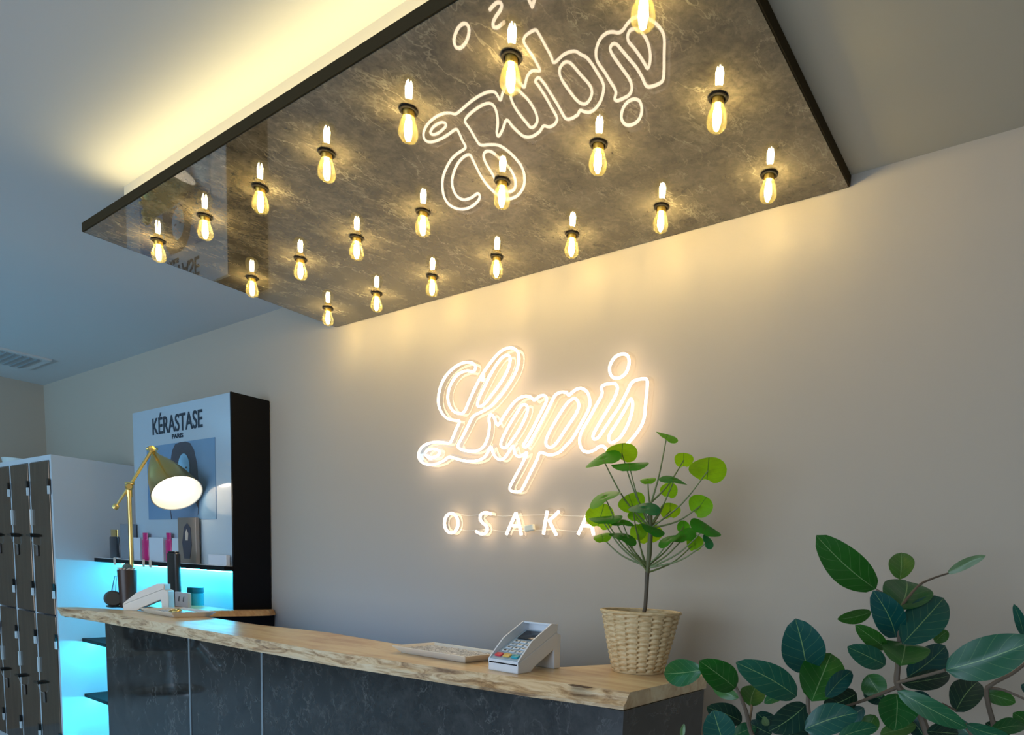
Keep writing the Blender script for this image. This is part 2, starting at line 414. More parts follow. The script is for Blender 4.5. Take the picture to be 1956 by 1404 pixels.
# ------------------------------------------------------------------ neon sign
YT = 0.036
A = lambda x, y: (780 + x / 4.387, 640 + y / 4.387)
B = lambda x, y: (1080 + x / 5.4, 640 + y / 5.4)
Cc = lambda x, y: (780 + x / 3.342, 640 + y / 3.342)
Ee = lambda x, y: (820 + x / 5.433, 940 + y / 5.433)
def tr(f, L): return [f(*p) for p in L]
S1 = tr(A, [(563,268),(545,305),(490,300),(430,320),(380,370),(345,440),(330,520),(345,590),(380,640),(430,658),(470,640),(510,550),(560,440),(620,330),(690,230),(760,150),(820,113),(880,110),(920,150),(925,220),(900,310),(850,400),(780,500),(700,590),(620,640),(545,680),(500,760),(455,850),(415,925),(440,957),(520,975),(590,965),(640,920),(670,840),(680,760),(676,700),(692,665),(720,695),(750,755),(800,680),(850,610),(900,550),(960,515),(1020,517),(1055,545),(1100,512),(1145,510),(1158,550),(1110,650),(1050,770),(990,880),(963,925),(988,938),(1030,880),(1080,790),(1150,660),(1200,560),(1235,500),(1285,478),(1316,482)]) \
   + tr(B, [(12,590),(35,622),(70,592),(120,557),(175,552),(225,590),(248,650),(252,720),(228,790),(180,880),(120,990),(60,1085),(0,1145)]) \
   + tr(A, [(1260,985),(1180,1005),(1105,985),(1075,1050),(1020,1160),(965,1270),(935,1310),(870,1310),(850,1280),(880,1215),(930,1125),(965,1055),(995,985),(935,1018),(895,995),(878,930),(845,975),(810,1025),(770,1045),(730,1022),(705,975),(690,935),(650,1010),(600,1045),(530,1058),(450,1050),(345,1022),(300,1050),(250,1075),(190,1087),(130,1075),(95,1045),(85,1000),(105,950),(150,915),(220,898),(290,900),(345,905),(372,860),(400,790),(428,722),(370,712),(320,695),(280,650),(255,590),(252,520),(270,430),(310,350),(370,285),(440,240),(500,228),(545,240)])
S2 = tr(A, [(845,175),(852,230),(820,320),(760,420),(700,500),(645,570),(598,600),(578,580),(600,510),(645,420),(695,320),(750,230),(800,178)])
S3 = tr(A, [(140,990),(170,960),(220,955),(262,975),(250,1005),(210,1025),(160,1020)])
S4 = tr(A, [(985,585),(1000,620),(980,690),(930,790),(870,880),(820,940),(785,940),(775,905),(810,820),(860,730),(910,650),(950,590)])
S5 = tr(Cc, [(1060,405),(1088,440),(1072,500),(1005,600),(945,690),(905,718),(878,695),(890,640),(945,540),(1010,440)])
S6 = tr(B, [(600,195),(645,220),(658,290),(630,380),(580,430),(520,447),(470,415),(455,340),(480,270),(530,215)])
S7 = tr(B, [(372,545),(400,513),(460,502),(515,505),(537,550),(510,640),(450,745),(380,860),(310,980),(284,1045),(302,1075),(345,1050),(400,970),(480,850),(560,730),(630,600),(675,505),(720,468),(800,450),(842,465),(842,560),(828,700),(815,840),(785,930),(720,1030),(640,1120),(560,1185),(480,1205),(425,1180),(395,1150),(350,1150),(300,1185),(240,1207),(180,1190),(148,1120),(152,1040),(185,960),(245,860),(310,740),(365,640),(380,590)])
S8 = tr(B, [(672,662),(692,690),(688,780),(660,880),(620,970),(560,1060),(480,1112),(447,1080),(460,1015),(520,925),(590,810),(640,720)])
def wallpts(px, y): return [atY(q[0], q[1], y) for q in px]
sc_ = atY(1020, 800, 0)
ns = thing('neon_sign', 'large white glowing script neon sign with a swirl on the back wall', 'neon sign', (sc_.x, 0, sc_.z))
neon_polys = []
NAMES = ['neon_tube'] * 8
for S in (S1, S2, S3, S4, S5, S6, S7, S8):
    w = catmull(wallpts(S, YT), True, 4); neon_polys.append([(p.x, p.z) for p in w] + [(w[0].x, w[0].z)])
    MB().tube(w, .0043, 8, True).build('neon_tube', NEON, ns, True)

def blob_outline(polys, rad, res=0.004):
    """outline of everything within rad of the polylines (2D), as closed loops"""
    pts = np.array([p for L in polys for p in L]); lo = pts.min(0) - rad - 3 * res; hi = pts.max(0) + rad + 3 * res
    nx, ny = int((hi[0] - lo[0]) / res) + 1, int((hi[1] - lo[1]) / res) + 1
    gx = lo[0] + np.arange(nx) * res; gy = lo[1] + np.arange(ny) * res
    G = np.stack(np.meshgrid(gx, gy, indexing='ij'), -1); D = np.full((nx, ny), 1e9)
    for L in polys:
        for a, b in zip(L[:-1], L[1:]):
            a = np.array(a); d = np.array(b) - a; l2 = max(d @ d, 1e-12)
            t = np.clip(((G - a) @ d) / l2, 0, 1); q = G - a - t[..., None] * d
            D = np.minimum(D, np.hypot(q[..., 0], q[..., 1]))
    V = D - rad; nxt = {}
    def ip(i0, j0, i1, j1):
        a, b = V[i0, j0], V[i1, j1]; t = a / (a - b)
        return (round(lo[0] + (i0 + (i1 - i0) * t) * res, 6), round(lo[1] + (j0 + (j1 - j0) * t) * res, 6))
    segs = []
    for i in range(nx - 1):
        for j in range(ny - 1):
            c = [V[i, j] < 0, V[i + 1, j] < 0, V[i + 1, j + 1] < 0, V[i, j + 1] < 0]
            if all(c) or not any(c): continue
            ed = [(i, j, i + 1, j), (i + 1, j, i + 1, j + 1), (i + 1, j + 1, i, j + 1), (i, j + 1, i, j)]
            # walk with inside on the left: enter points / exit points
            ins, outs = [], []
            for k in range(4):
                a, b = c[k], c[(k + 1) % 4]
                if a and not b: outs.append(k)
                if b and not a: ins.append(k)
            for o_, n_ in zip(outs, ins if len(ins) == 1 else ins[::1]):
                segs.append((ip(*sorted_edge(ed[o_])), ip(*sorted_edge(ed[n_]))))
    for a, b in segs: nxt[a] = b
    loops = []
    while nxt:
        s = next(iter(nxt)); L = [s]; c = nxt.pop(s)
        while c in nxt: L.append(c); c = nxt.pop(c)
        if len(L) > 12: loops.append(L)
    return loops
def sorted_edge(e): return e if (e[0], e[1]) <= (e[2], e[3]) else (e[2], e[3], e[0], e[1])
def plate(loops, y, th, name, m, parent):
    cu = bpy.data.curves.new(name, 'CURVE'); cu.dimensions = '2D'; cu.fill_mode = 'BOTH'; cu.extrude = th / 2
    for L in loops:
        L = L[::2] if len(L) > 40 else L
        sp = cu.splines.new('POLY'); sp.points.add(len(L) - 1); sp.use_cyclic_u = True
        for q, (a, b) in zip(sp.points, L): q.co = (a, b, 0, 1)
    tmp = bpy.data.objects.new('tmp', cu); COL.objects.link(tmp)
    dg = bpy.context.evaluated_depsgraph_get(); dg.update()
    me = bpy.data.meshes.new_from_object(tmp.evaluated_get(dg)); bpy.data.objects.remove(tmp)
    po = Vector(parent['_o'])
    me.transform(Matrix(((1, 0, 0, -po.x), (0, 0, 1, -y - po.y), (0, 1, 0, -po.z), (0, 0, 0, 1))))
    me.materials.clear(); me.materials.append(m)
    o = bpy.data.objects.new(name, me); COL.objects.link(o); o.parent = parent; o['_o'] = tuple(po); return o
plate(blob_outline(neon_polys, .013), .018, .006, 'acrylic_backing', ACRYL, ns)
# OSAKA
oc = atY(1000, 1000, 0)
os_ = thing('neon_sign', 'row of small glowing capital letters strung below the large script sign', 'neon sign', (oc.x, 0, oc.z))
def ell(cx, cy_, rx, ry, n=14): return [(cx + rx * math.cos(2 * PI * k / n), cy_ + ry * math.sin(2 * PI * k / n)) for k in range(n)]
def letter(strokes, closed=False):
    b = MB(); polys = []
    for s_ in strokes:
        w = catmull(wallpts(tr(Ee, s_), YT), closed, 4); polys.append([(p.x, p.z) for p in w] + ([(w[0].x, w[0].z)] if closed else []))
        b.tube(w, .0052, 8, closed)
    b.build('neon_letter', NEON, os_, True)
    plate(blob_outline(polys, .0125, .003), .020, .006, 'acrylic_backing', ACRYL, os_)
letter([ell(228, 322, 70, 102)], True)
letter([[(640,228),(605,215),(565,215),(532,240),(530,285),(555,320),(590,350),(602,390),(580,425),(540,435),(485,408)]])
letter([[(800,440),(848,330),(900,215)], [(900,215),(930,320),(955,445)], [(850,345),(885,350),(920,352)]])
letter([[(1185,440),(1200,330),(1225,195)], [(1345,200),(1290,255),(1235,300)], [(1245,295),(1280,370),(1320,445)]])
letter([[(1545,440),(1595,330),(1645,215)], [(1645,215),(1680,320),(1705,445)], [(1595,345),(1635,350),(1670,352)]])
wr = MB()
for y0 in (238, 395):
    pts = [(320, y0 - 8), (400, y0 + 6), (500, y0), (640, y0 - 4), (760, y0 + 12), (900, y0 + 4), (1040, y0 + 2), (1160, y0), (1300, y0 - 6), (1440, y0 + 8), (1600, y0 + 12)]
    wr.tube(catmull(wallpts(tr(Ee, pts), .014), False, 3), .0014, 5)
wr.build('wire', mat('clear_cable', (.75, .70, .60), .3), os_)
pc = atY(*Ee(1042, 375), .03)
MB().bbox((pc.x - .022, pc.y - .007, pc.z - .010), (pc.x + .022, pc.y + .007, pc.z + .012), .006, M=Matrix.Translation(pc) @ Matrix.Rotation(-.15, 4, 'Y') @ Matrix.Translation(-pc)).build('connector', mat('cream_plastic', (0.85, 0.80, 0.62), .5), os_, True)

# ------------------------------------------------------------------ lockers
LX1, LYF, LZ = -4.70, -.408, 1.834
cw = .338; LX0 = LX1 - 4 * cw - .03
lk = thing('locker_bank', 'tall white locker bank with glossy dark brown doors at the left edge', 'lockers', ((LX0 + LX1) / 2, -.2, 0))
c_ = MB(); c_.box((LX0, LYF + .02, 0), (LX1, -.003, .06)); c_.box((LX0, LYF, LZ - .028), (LX1, -.003, LZ)); c_.box((LX0, -.02, .06), (LX1, -.003, LZ - .028))
c_.box((LX1 - .028, LYF, .06), (LX1, -.02, LZ - .028)); c_.box((LX0, LYF, .06), (LX0 + .018, -.02, LZ - .028))
for k in range(1, 4): c_.box((LX1 - .006 - k * cw - .022, LYF, .06), (LX1 - .006 - k * cw + .022, -.02, LZ - .028))
c_.box((LX0, LYF + .03, .925), (LX1, -.02, .94))
c_.build('cabinet', WHITE, lk)
m, t, b = nt('glossy_brown_locker_door')
n1 = noise(t, mapping(t, (8, 8, .7)), 4, 4, .5); r1 = ramp(t, n1.outputs['Fac'], [(.3, (.10, .066, .045)), (.7, (.22, .15, .10))])
t.links.new(r1.outputs[0], b.inputs['Base Color']); b.inputs['Roughness'].default_value = .13; b.inputs['Metallic'].default_value = .9; b.inputs['Coat Weight'].default_value = .1
DOORM = m
TAGM = mat('door_tag_grey', (.12, .10, .09), .4); HNG = mat('hinge_white', (.72, .76, .78), .4)
for k in range(4):
    x1 = LX1 - .026 - k * cw; x0 = x1 - cw + .040
    for (z0, z1) in ((.065, .925), (.935, LZ - .032)):
        d = MB().bbox((x0, LYF - .006, z0), (x1, LYF + .012, z1), .003, axis=1).build('door', DOORM, lk)
        zl = z0 + .52 * (z1 - z0)
        MB().box((x0 - .002, LYF - .015, zl + .06), (x0 + .016, LYF - .006, zl + .15)).build('handle', HNG, d)
        lb = MB(); lb.lathe([(.012, 0), (.012, .02), (.008, .026), (0.0002, .026)], (x0 + .03, LYF - .006, zl), 14, M=Matrix.Rotation(PI / 2, 3, 'X').to_4x4())
        lb.box((x0 - .015, LYF - .034, zl - .006), (x0 + .06, LYF - .024, zl + .006)); lb.build('lock', BLKGL, d, True)
        MB().tube([(x0 + .035, LYF - .03, zl), (x0 + .06, LYF - .024, zl - .05), (x0 + .07, LYF - .012, zl - .06)], .0012, 5).build('key_cord', STEEL, d)
        MB().bbox((x0 + .055, LYF - .012, zl - .12), (x0 + .085, LYF - .007, zl - .055), .008, axis=1).build('number_tag', TAGM, d)
        for zh in (z0 + .14, z1 - .14):
            MB().box((x1 - .006, LYF - .014, zh - .045), (x1 + .014, LYF - .006, zh)).build('hinge', HNG, d)
            MB().box((x1 - .006, LYF - .016, zh), (x1 + .014, LYF - .006, zh + .04)).build('hinge_cover', BLKGL, d)
bp_ = atY(6, 884, .30)
bw = tag(MB().lathe([(.0002, .004), (.05, .004), (.075, .02), (.088, .075), (.084, .075), (.07, .024), (.0002, .012)], (bp_.x, -.22, LZ - .0035), 28).build('bowl', mat('celadon_white', (.70, .78, .76), .4), None, True, origin=(bp_.x, -.22, LZ)), 'white round bowl sitting on top of the lockers at the left edge', 'bowl')

# ------------------------------------------------------------------ display unit
UX0, UX1, UY, UZ = -4.24, -3.20, -.180, 2.066
SHZ = 1.262
du = thing('display_unit', 'tall wall display with dark capital lettering, portrait poster and cyan lit shelf', 'display unit', ((UX0 + UX1) / 2, -.09, 0))
b_ = MB(); b_.box((UX0, UY + .014, SHZ), (UX1 - .0125, -.005, UZ - .001)); b_.box((UX0, -.045, 0), (UX1 - .0125, -.005, SHZ)); b_.box((UX1 - .012, UY - .002, 0), (UX1, -.004, UZ)); b_.build('cabinet', BLACK, du)
pan = MB().box((UX0, UY, SHZ + .012), (UX1 - .012, UY + .014, UZ - .002)).build('front_panel', PANEL, du)
MB().box((LX1 + .002, -.225, SHZ - .012), (UX1 - .002, UY, SHZ + .010)).build('shelf', BLACK, du)
MB().box((LX1 + .002, UY, SHZ - .012), (UX0, -.003, SHZ + .010)).build('shelf_wing', BLACK, du)
MB().box((LX1 + .002, -.215, SHZ + .010), (UX1 - .014, UY - .001, SHZ + .013)).build('shelf_top', mat('white_shelf_top', (.72, .74, .76), .3), du)
MB().box((LX1 + .006, -.060, 1.0), (UX1 - .014, -.046, SHZ - .014)).build('lower_panel', LPANEL, du)
MB().box((LX1 + .01, -.09, SHZ - .022), (UX1 - .02, -.075, SHZ - .013)).build('light_bar', CYAN, du)
for zz in (.80, .47):
    MB().box((LX1 + .002, -.30, zz - .02), (UX1 - .02, -.05, zz)).build('lower_shelf', BLACK, du)
    MB().box((LX1 + .01, -.26, zz - .029), (UX1 - .03, -.24, zz - .021)).build('light_bar', CYAN, du)
MB().box((LX1 + .006, -.05, .02), (UX1 - .02, -.046, 1.0)).build('lower_back_panel', LPANEL, du)
def text_mesh(body, size, sx, loc, parent, name, m, target=None, bold=.0, shear=0):
    cu = bpy.data.curves.new(name, 'FONT'); cu.body = body; cu.size = size; cu.extrude = .0008; cu.offset = bold; cu.align_x = 'CENTER'; cu.shear = shear
    tmp = bpy.data.objects.new('tmp', cu); COL.objects.link(tmp); dg = bpy.context.evaluated_depsgraph_get(); dg.update()
    me = bpy.data.meshes.new_from_object(tmp.evaluated_get(dg)); bpy.data.objects.remove(tmp)
    n = len(me.vertices); co = np.empty(n * 3); me.vertices.foreach_get('co', co); co = co.reshape(-1, 3)
    lo, hi = co.min(0), co.max(0)
    if target:   # (width, height)
        co[:, 0] = (co[:, 0] - (lo[0] + hi[0]) / 2) * target[0] / (hi[0] - lo[0]); co[:, 1] = (co[:, 1] - (lo[1] + hi[1]) / 2) * target[1] / (hi[1] - lo[1])
    else: co[:, 0] *= sx
    po = Vector(parent['_o'])
    out = np.stack([co[:, 0] + loc[0] - po.x, -co[:, 2] + loc[1] - po.y, co[:, 1] + loc[2] - po.z], 1)
    me.vertices.foreach_set('co', out.ravel()); me.materials.clear(); me.materials.append(m)
    o = bpy.data.objects.new(name, me); COL.objects.link(o); o.parent = parent; o['_o'] = tuple(po); return o
pan_o = pan
d0 = -UY
a_, b2 = atY(292, 822, d0), atY(387, 794, d0)
top_, bot_ = atY(340, 782, d0).z, atY(340, 823.5, d0).z
c0 = ((a_.x + b2.x) / 2, UY - .0015, (top_ + bot_) / 2)
text_mesh('KÉRASTASE', .1, 1, c0, pan_o, 'lettering', INK, target=(b2.x - a_.x, (top_ - bot_) * 1.02), bold=.0012)
a_, b2 = atY(329, 833, d0), atY(350, 830, d0); zc = (atY(340, 828, d0).z + atY(340, 837, d0).z) / 2
text_mesh('PARIS', .05, 1, ((a_.x + b2.x) / 2, UY - .0015, zc), pan_o, 'lettering', INK, target=(b2.x - a_.x, atY(340, 828, d0).z - atY(340, 837, d0).z), bold=.0008)
# portrait poster: flat print, built flat
m, t, b = nt('poster_blue'); g = mapping(t, (1, 1, 1), (0, 0, 0), 'Object')
n1 = noise(t, g, 1.6, 2); r1 = ramp(t, n1.outputs['Fac'], [(.3, (.09, .22, .42)), (.7, (.20, .33, .46))]); t.links.new(r1.outputs[0], b.inputs['Base Color']); b.inputs['Roughness'].default_value = .15
POSTM = m
pl0, pl1 = atY(285, 990, d0), atY(411, 838, d0)
pz0, pz1 = (atY(285, 993, d0).z + atY(412, 991, d0).z) / 2, (atY(411, 836, d0).z + atY(300, 851, d0).z) / 2
poster = MB().box((pl0.x, UY - .0025, pz0), (pl1.x, UY - .0005, pz1)).build('poster', POSTM, pan_o)
pw, ph_ = pl1.x - pl0.x, pz1 - pz0
def pp(u, v): return (pl0.x + u * pw, pz0 + v * ph_)
def flat(name, poly, y, m_, par=poster): 
    return MB().prism([pp(*q) for q in poly], 1, y - .0004, y, 0).build(name, m_, par)
HAIR = mat('print_dark_hair', (.045, .045, .07), .2); SKIN = mat('print_pale_skin', (.30, .62, .88), .2); DRESS = mat('print_blue_dress', (.16, .26, .40), .2); LIPS = mat('print_features', (.05, .07, .12), .2)
flat('hair_print', [(.36,.0),(.34,.25),(.35,.5),(.37,.75),(.40,.9),(.45,.985),(.52,1.0),(.60,1.0),(.67,.97),(.72,.88),(.76,.7),(.77,.5),(.78,.28),(.76,.06),(.70,.0)], UY - .0026, HAIR)
flat('dress_print', [(.38,0),(.36,.14),(.40,.24),(.50,.30),(.64,.30),(.72,.24),(.76,.14),(.75,0)], UY - .0031, DRESS)
flat('neck_print', [(.505,.24),(.50,.45),(.64,.45),(.63,.24)], UY - .0034, SKIN)
flat('face_print', [(.57 + .085 * math.cos(2 * PI * k / 24), .66 + .19 * math.sin(2 * PI * k / 24)) for k in range(24)], UY - .0037, SKIN)
for u_ in (.535, .607): flat('eye_print', [(u_ + .018 * math.cos(2 * PI * k / 10), .665 + .012 * math.sin(2 * PI * k / 10)) for k in range(10)], UY - .0040, LIPS)
flat('mouth_print', [(.57 + .024 * math.cos(2 * PI * k / 10), .555 + .012 * math.sin(2 * PI * k / 10)) for k in range(10)], UY - .0040, LIPS)

# products on the display shelf
STOP = SHZ + .0132
def shelf_x(px): return atY(px, 1066, .198).x
def hgt(px0, py0, py1): return atY(px0, py0, .198).z - atY(px0, py1, .198).z
PINK = mat('magenta_gloss', (.55, .02, .16), .25); SILV = mat('frosted_white', (.62, .66, .72), .25); GREYB = mat('grey_box', (.20, .22, .25), .35); DARKB = mat('dark_jar', (.02, .022, .028), .2)
COPP = mat('bronze_carton', (.30, .24, .20), .25, metal=.4); BEIG = mat('beige_card', (.62, .47, .36), .5)
def product(kind, px0, px1, ptop, label, m1, m2=None, dy=0, grp=None, zb=STOP, name='hair_product_box'):
    x0, x1 = shelf_x(px0), shelf_x(px1); h = atY((px0 + px1) / 2, ptop, .198).z - zb; xc = (x0 + x1) / 2; y = -.199 + dy
    if kind == 'box':
        o = MB().bbox((x0, y - .009, zb), (x1, y + .009, zb + h), .002).build(name, m1, None, origin=(xc, y, zb))
        return tag(o, label, 'box', grp)
    t_ = thing(name, label, 'bottle' if kind == 'bottle' else 'jar', (xc, y, zb), grp)
    r = (x1 - x0) / 2 * .95
    Ms = Matrix.Diagonal((1, min(1, .010 / r), 1, 1))
    MB().lathe([(.0002, 0), (r * .95, 0), (r, .004), (r, h * .72), (r * .9, h * .76), (.0002, h * .76)], (xc, y, zb), 20, M=Ms).build('body', m1, t_, True)
    MB().lathe([(r * .7, h * .76), (r * .72, h), (.0002, h)], (xc, y, zb), 20, M=Ms).build('lid', m2 or GOLD, t_, True)
    return t_
product('jar', 211, 230, 1012, 'black jar with a gold lid at the left end of the display shelf', DARKB, GOLD, name='cream_jar')
product('box', 233, 258, 1001, 'tall grey carton behind the lamp pole on the display shelf', GREYB, dy=.004)
product('box', 259, 271, 1027, 'narrow pale carton just right of the lamp pole on the shelf', SILV, dy=.002)
product('bottle', 273, 286, 1018, 'magenta bottle left of the wide white carton on the shelf', PINK, PINK, name='hair_product_bottle')
product('box', 289, 316, 1027, 'wide frosted white carton between two magenta bottles', SILV)
product('bottle', 318, 330, 1018, 'magenta bottle right of the wide white carton on the shelf', PINK, PINK, name='hair_product_bottle')
product('box', 332, 344, 1028, 'narrow white carton beside the tall bronze carton', SILV, dy=.002)
tb = product('box', 345, 379, 989, 'tallest carton on the shelf, bronze with a long-haired portrait', COPP)
product('box', 402, 436, 1060, 'low clear box alone at the right end of the display shelf', SILV)
xb0, xb1 = shelf_x(345), shelf_x(379)
zt0 = STOP
def bpnt(u, v, h=atY(362, 989, .198).z - STOP): return (xb0 + u * (xb1 - xb0), zt0 + v * h)
MB().prism([bpnt(.35, .1), bpnt(.25, .45), bpnt(.38, .8), bpnt(.55, .88), bpnt(.72, .78), bpnt(.78, .4), bpnt(.66, .1)], 1, -.2095, -.2085).build('portrait_print', HAIR, tb)
MB().prism([bpnt(.45 + .0, .5), bpnt(.43, .65), bpnt(.52, .75), bpnt(.61, .65), bpnt(.58, .5)], 1, -.2102, -.2096).build('portrait_face', BEIG, tb)
for px in (228, 283, 296):
    x0 = shelf_x(px)
    tag(MB().box((x0, -.2275, SHZ - .022), (x0 + .03, -.2255, SHZ + .018)).build('price_card', BEIG, None, origin=(x0 + .015, -.2265, SHZ - .022)), 'small beige price card on the dark shelf edge' + {228: ' left of the lamp pole', 283: ' just right of the lamp pole', 296: ', rightmost of the three'}[px], 'card', 'price cards on the shelf edge')
s1 = atY(226, 1062, .21); tag(MB().bbox((s1.x - .03, -.224, STOP), (s1.x + .035, -.2095, STOP + .006), .003).build('sachet', WPLAS, None, origin=(s1.x, -.217, STOP)), 'small white sample sachet lying in front of the black jar', 'sachet')

# ------------------------------------------------------------------ reception counter
TZ, TB = 1.070, 1.034
def jag(x, s, a): return a * (math.sin(x * 5.1 + s) * .5 + math.sin(x * 12.7 + 2 * s) * .3 + math.sin(x * 31 + s * 3) * .2)
def slab(name, label, xs, front_top, front_bot, back, mats, parent=None):
    n = len(xs); b = MB(); rows = []
    for i, x in enumerate(xs):
        ft, fb, bk = front_top(x), front_bot(x), back(x)
        mid = (TZ + TB) / 2
        prof = [(bk, TB), (bk, TZ), (ft, TZ), (ft + (fb - ft) * .35, TZ - .010), (ft + (fb - ft) * .62 + jag(x, 5, .006), mid), (fb + jag(x * 1.7, 2, .003), TB + .008), (fb + .002, TB)]
        dx = 0
        rows.append([(x + (.030 * (i == n - 1) * (p_[1] - TZ) / (TB - TZ) if False else 0), p_[0], p_[1]) for p_ in prof])
    k = len(rows[0]); vs = [p_ for r in rows for p_ in r]; o = b.add(vs, [])
    for i in range(n - 1):
        for j in range(k):
            j2 = (j + 1) % k
            b.f.append((i * k + j, (i + 1) * k + j, (i + 1) * k + j2, i * k + j2)); b.mi.append(1 if j in (2, 3, 4, 5) else 0)
    b.f.append(tuple(range(k))); b.mi.append(0); b.f.append(tuple((n - 1) * k + j for j in range(k - 1, -1, -1))); b.mi.append(0)
    return b
def edge_fn(pxs, z):
    P_ = sorted([(atZ(a, b, z).x, atZ(a, b, z).y) for a, b in pxs]); X_ = [q[0] for q in P_]; Y_ = [q[1] for q in P_]
    return lambda x: float(np.interp(x, X_, Y_))
_ft = edge_fn([(110,1161),(208,1170),(269,1182),(340,1196),(448,1214),(537,1229),(605,1241),(716,1257),(843,1276),(1022,1298),(1094,1307),(1204,1322)], TZ)
_fb = edge_fn([(116,1176),(204,1191),(269,1204),(340,1216),(501,1247),(627,1271),(790,1297),(1011,1331.5),(1187,1356)], TB)
_bk = edge_fn([(115,1157.5),(200,1156.5),(330,1171),(412,1181),(491,1193),(627,1208),(745,1228),(1072,1279.6)], TZ)
XS0, XS1 = atZ(108, 1160, TZ).x, -.733
xs = [XS0 + i * ((XS1 - XS0) / 120) for i in range(121)]
def ftop(x): return _ft(x) + jag(x, 1, .004)
def fbot(x): return _fb(x) + jag(x, 3, .004)
def back(x):
    if x > -1.0: return -.235 + .03 * math.sin((x + 1.0) * 9)
    if x > -1.06: return -.235 - (-1.0 - x) / .06 * .19
    return max(_bk(x), ftop(x) + .02)
slb = slab('counter_slab', '', xs, ftop, fbot, back, None)
rc = thing('reception_counter', 'reception counter with dark polished marble front under a live-edge wood slab', 'counter', (-2.0, -.55, 0))
slb.build('wood_top', [WOOD, BARK], rc)
kn = MB(); kp = atZ(1108, 1311, TZ); kn.prism([(kp.x - .030, kp.y - .006), (kp.x - .012, kp.y - .013), (kp.x + .026, kp.y - .008), (kp.x + .030, kp.y + .006), (kp.x - .006, kp.y + .010), (kp.x - .026, kp.y + .008)], 2, TZ, TZ + .0006)
kn.build('knot_hole', mat('dark_knot', (.05, .018, .008), .7), rc)
BYF = -.628
BXL, BXR = atY(203, 1250, .628).x, atY(1190, 1385, .628).x
edges = [BXL, atY(362.5, 1280, .628).x, atY(501, 1300, .628).x, BXR]
for x0, x1 in zip(edges[:-1], edges[1:]):
    MB().box((x0 + (.006 if x0 != BXL else 0), BYF, .08), (x1 - (.006 if x1 != BXR else 0), BYF + .02, TB - .001)).build('marble_panel', COUNTER, rc)
for x in edges[1:3]: MB().box((x - .0055, BYF - .002, .08), (x + .0055, BYF + .018, TB - .001)).build('seam_trim', SEAM, rc)
MB().box((BXR - .02, BYF + .0205, .08), (BXR, -.235, TB - .001)).build('end_panel', COUNTER, rc)
MB().box((BXL, BYF + .0205, .08), (BXR - .0205, -.46, TB - .001)).build('carcass', BLACK, rc)
MB().box((BXL + .02, BYF + .03, 0), (BXR - .03, -.47, .08)).build('plinth', BLACK, rc)
MB().box((-3.0, -.459, .84), (-1.75, -.453, .86)).build('light_bar', emat('blue_wash_glow', (.16, .42, 1.0), 22.0), rc)  # added hidden glowing bar, puts a blue wash on the wall behind
# return slab to the back wall with dark cabinet under it
rs = thing('side_counter', 'short side counter with a wood top running to the wall beneath the display', 'counter', (-3.4, -.22, 0))
rt = MB(); ed = [(-3.155, -.43), (-3.145, -.30), (-3.12, -.16), (-3.125, -.05), (-3.16, -.004), (-3.198, -.004), (-3.198, -.19), (-3.75, -.19), (-3.80, -.43)]
n_ = len(ed); vs = [(x, y, TB + .01) for x, y in ed] + [(x - (.02 if i < 5 else 0), y, TZ) for i, (x, y) in enumerate(ed)]
rt.add(vs, [tuple(range(n_ - 1, -1, -1)), tuple(range(n_, 2 * n_))] + [(k, (k + 1) % n_, n_ + (k + 1) % n_, n_ + k) for k in range(n_)])
rt.build('wood_top', WOOD2, rs)
MB().box((-3.20 + .003, -.40, 0), (-3.17, -.006, TB + .009)).build('cabinet', BLACK, rs)

# ------------------------------------------------------------------ salon chair, seen mirrored in the polished counter front
def salon_chair(x, y, rz, label):
    t_ = thing('salon_chair', label, 'chair', (x, y, 0)); S_ = mat('black_vinyl', (.012, .012, .013), .35)
    MB().lathe([(.0002, 0), (.30, 0), (.30, .012), (.27, .03), (.06, .05), (.05, .08), (.0002, .08)], (x, y, 0), 40).build('base', CHROME, t_, True)
    MB().lathe([(.045, .07), (.045, .25), (.03, .25), (.03, .42)], (x, y, 0), 24).build('pole', CHROME, t_, True)
    MB().bbox((x - .27, y - .25, .42), (x + .27, y + .27, .56), .06).build('seat', S_, t_, True)
    MB().bbox((x - .25, y + .22, .52), (x + .25, y + .32, 1.0), .045).build('backrest', S_, t_, True)
    for sx in (-1, 1):
        MB().tube(catmull([(x + sx * .27, y - .2, .46), (x + sx * .32, y - .22, .70), (x + sx * .32, y + .15, .72), (x + sx * .27, y + .25, .60)], False, 5), .018, 10).build('armrest', CHROME, t_, True)
    MB().tube(catmull([(x - .16, y - .24, .45), (x - .17, y - .42, .2), (x + .17, y - .42, .2), (x + .16, y - .24, .45)], False, 6), .014, 10).build('footrest', CHROME, t_, True)
    t_.rotation_euler = (0, 0, rz)
salon_chair(-6.95, -2.35, .5, 'black salon chair on a round chrome base, mirrored in the counter front')

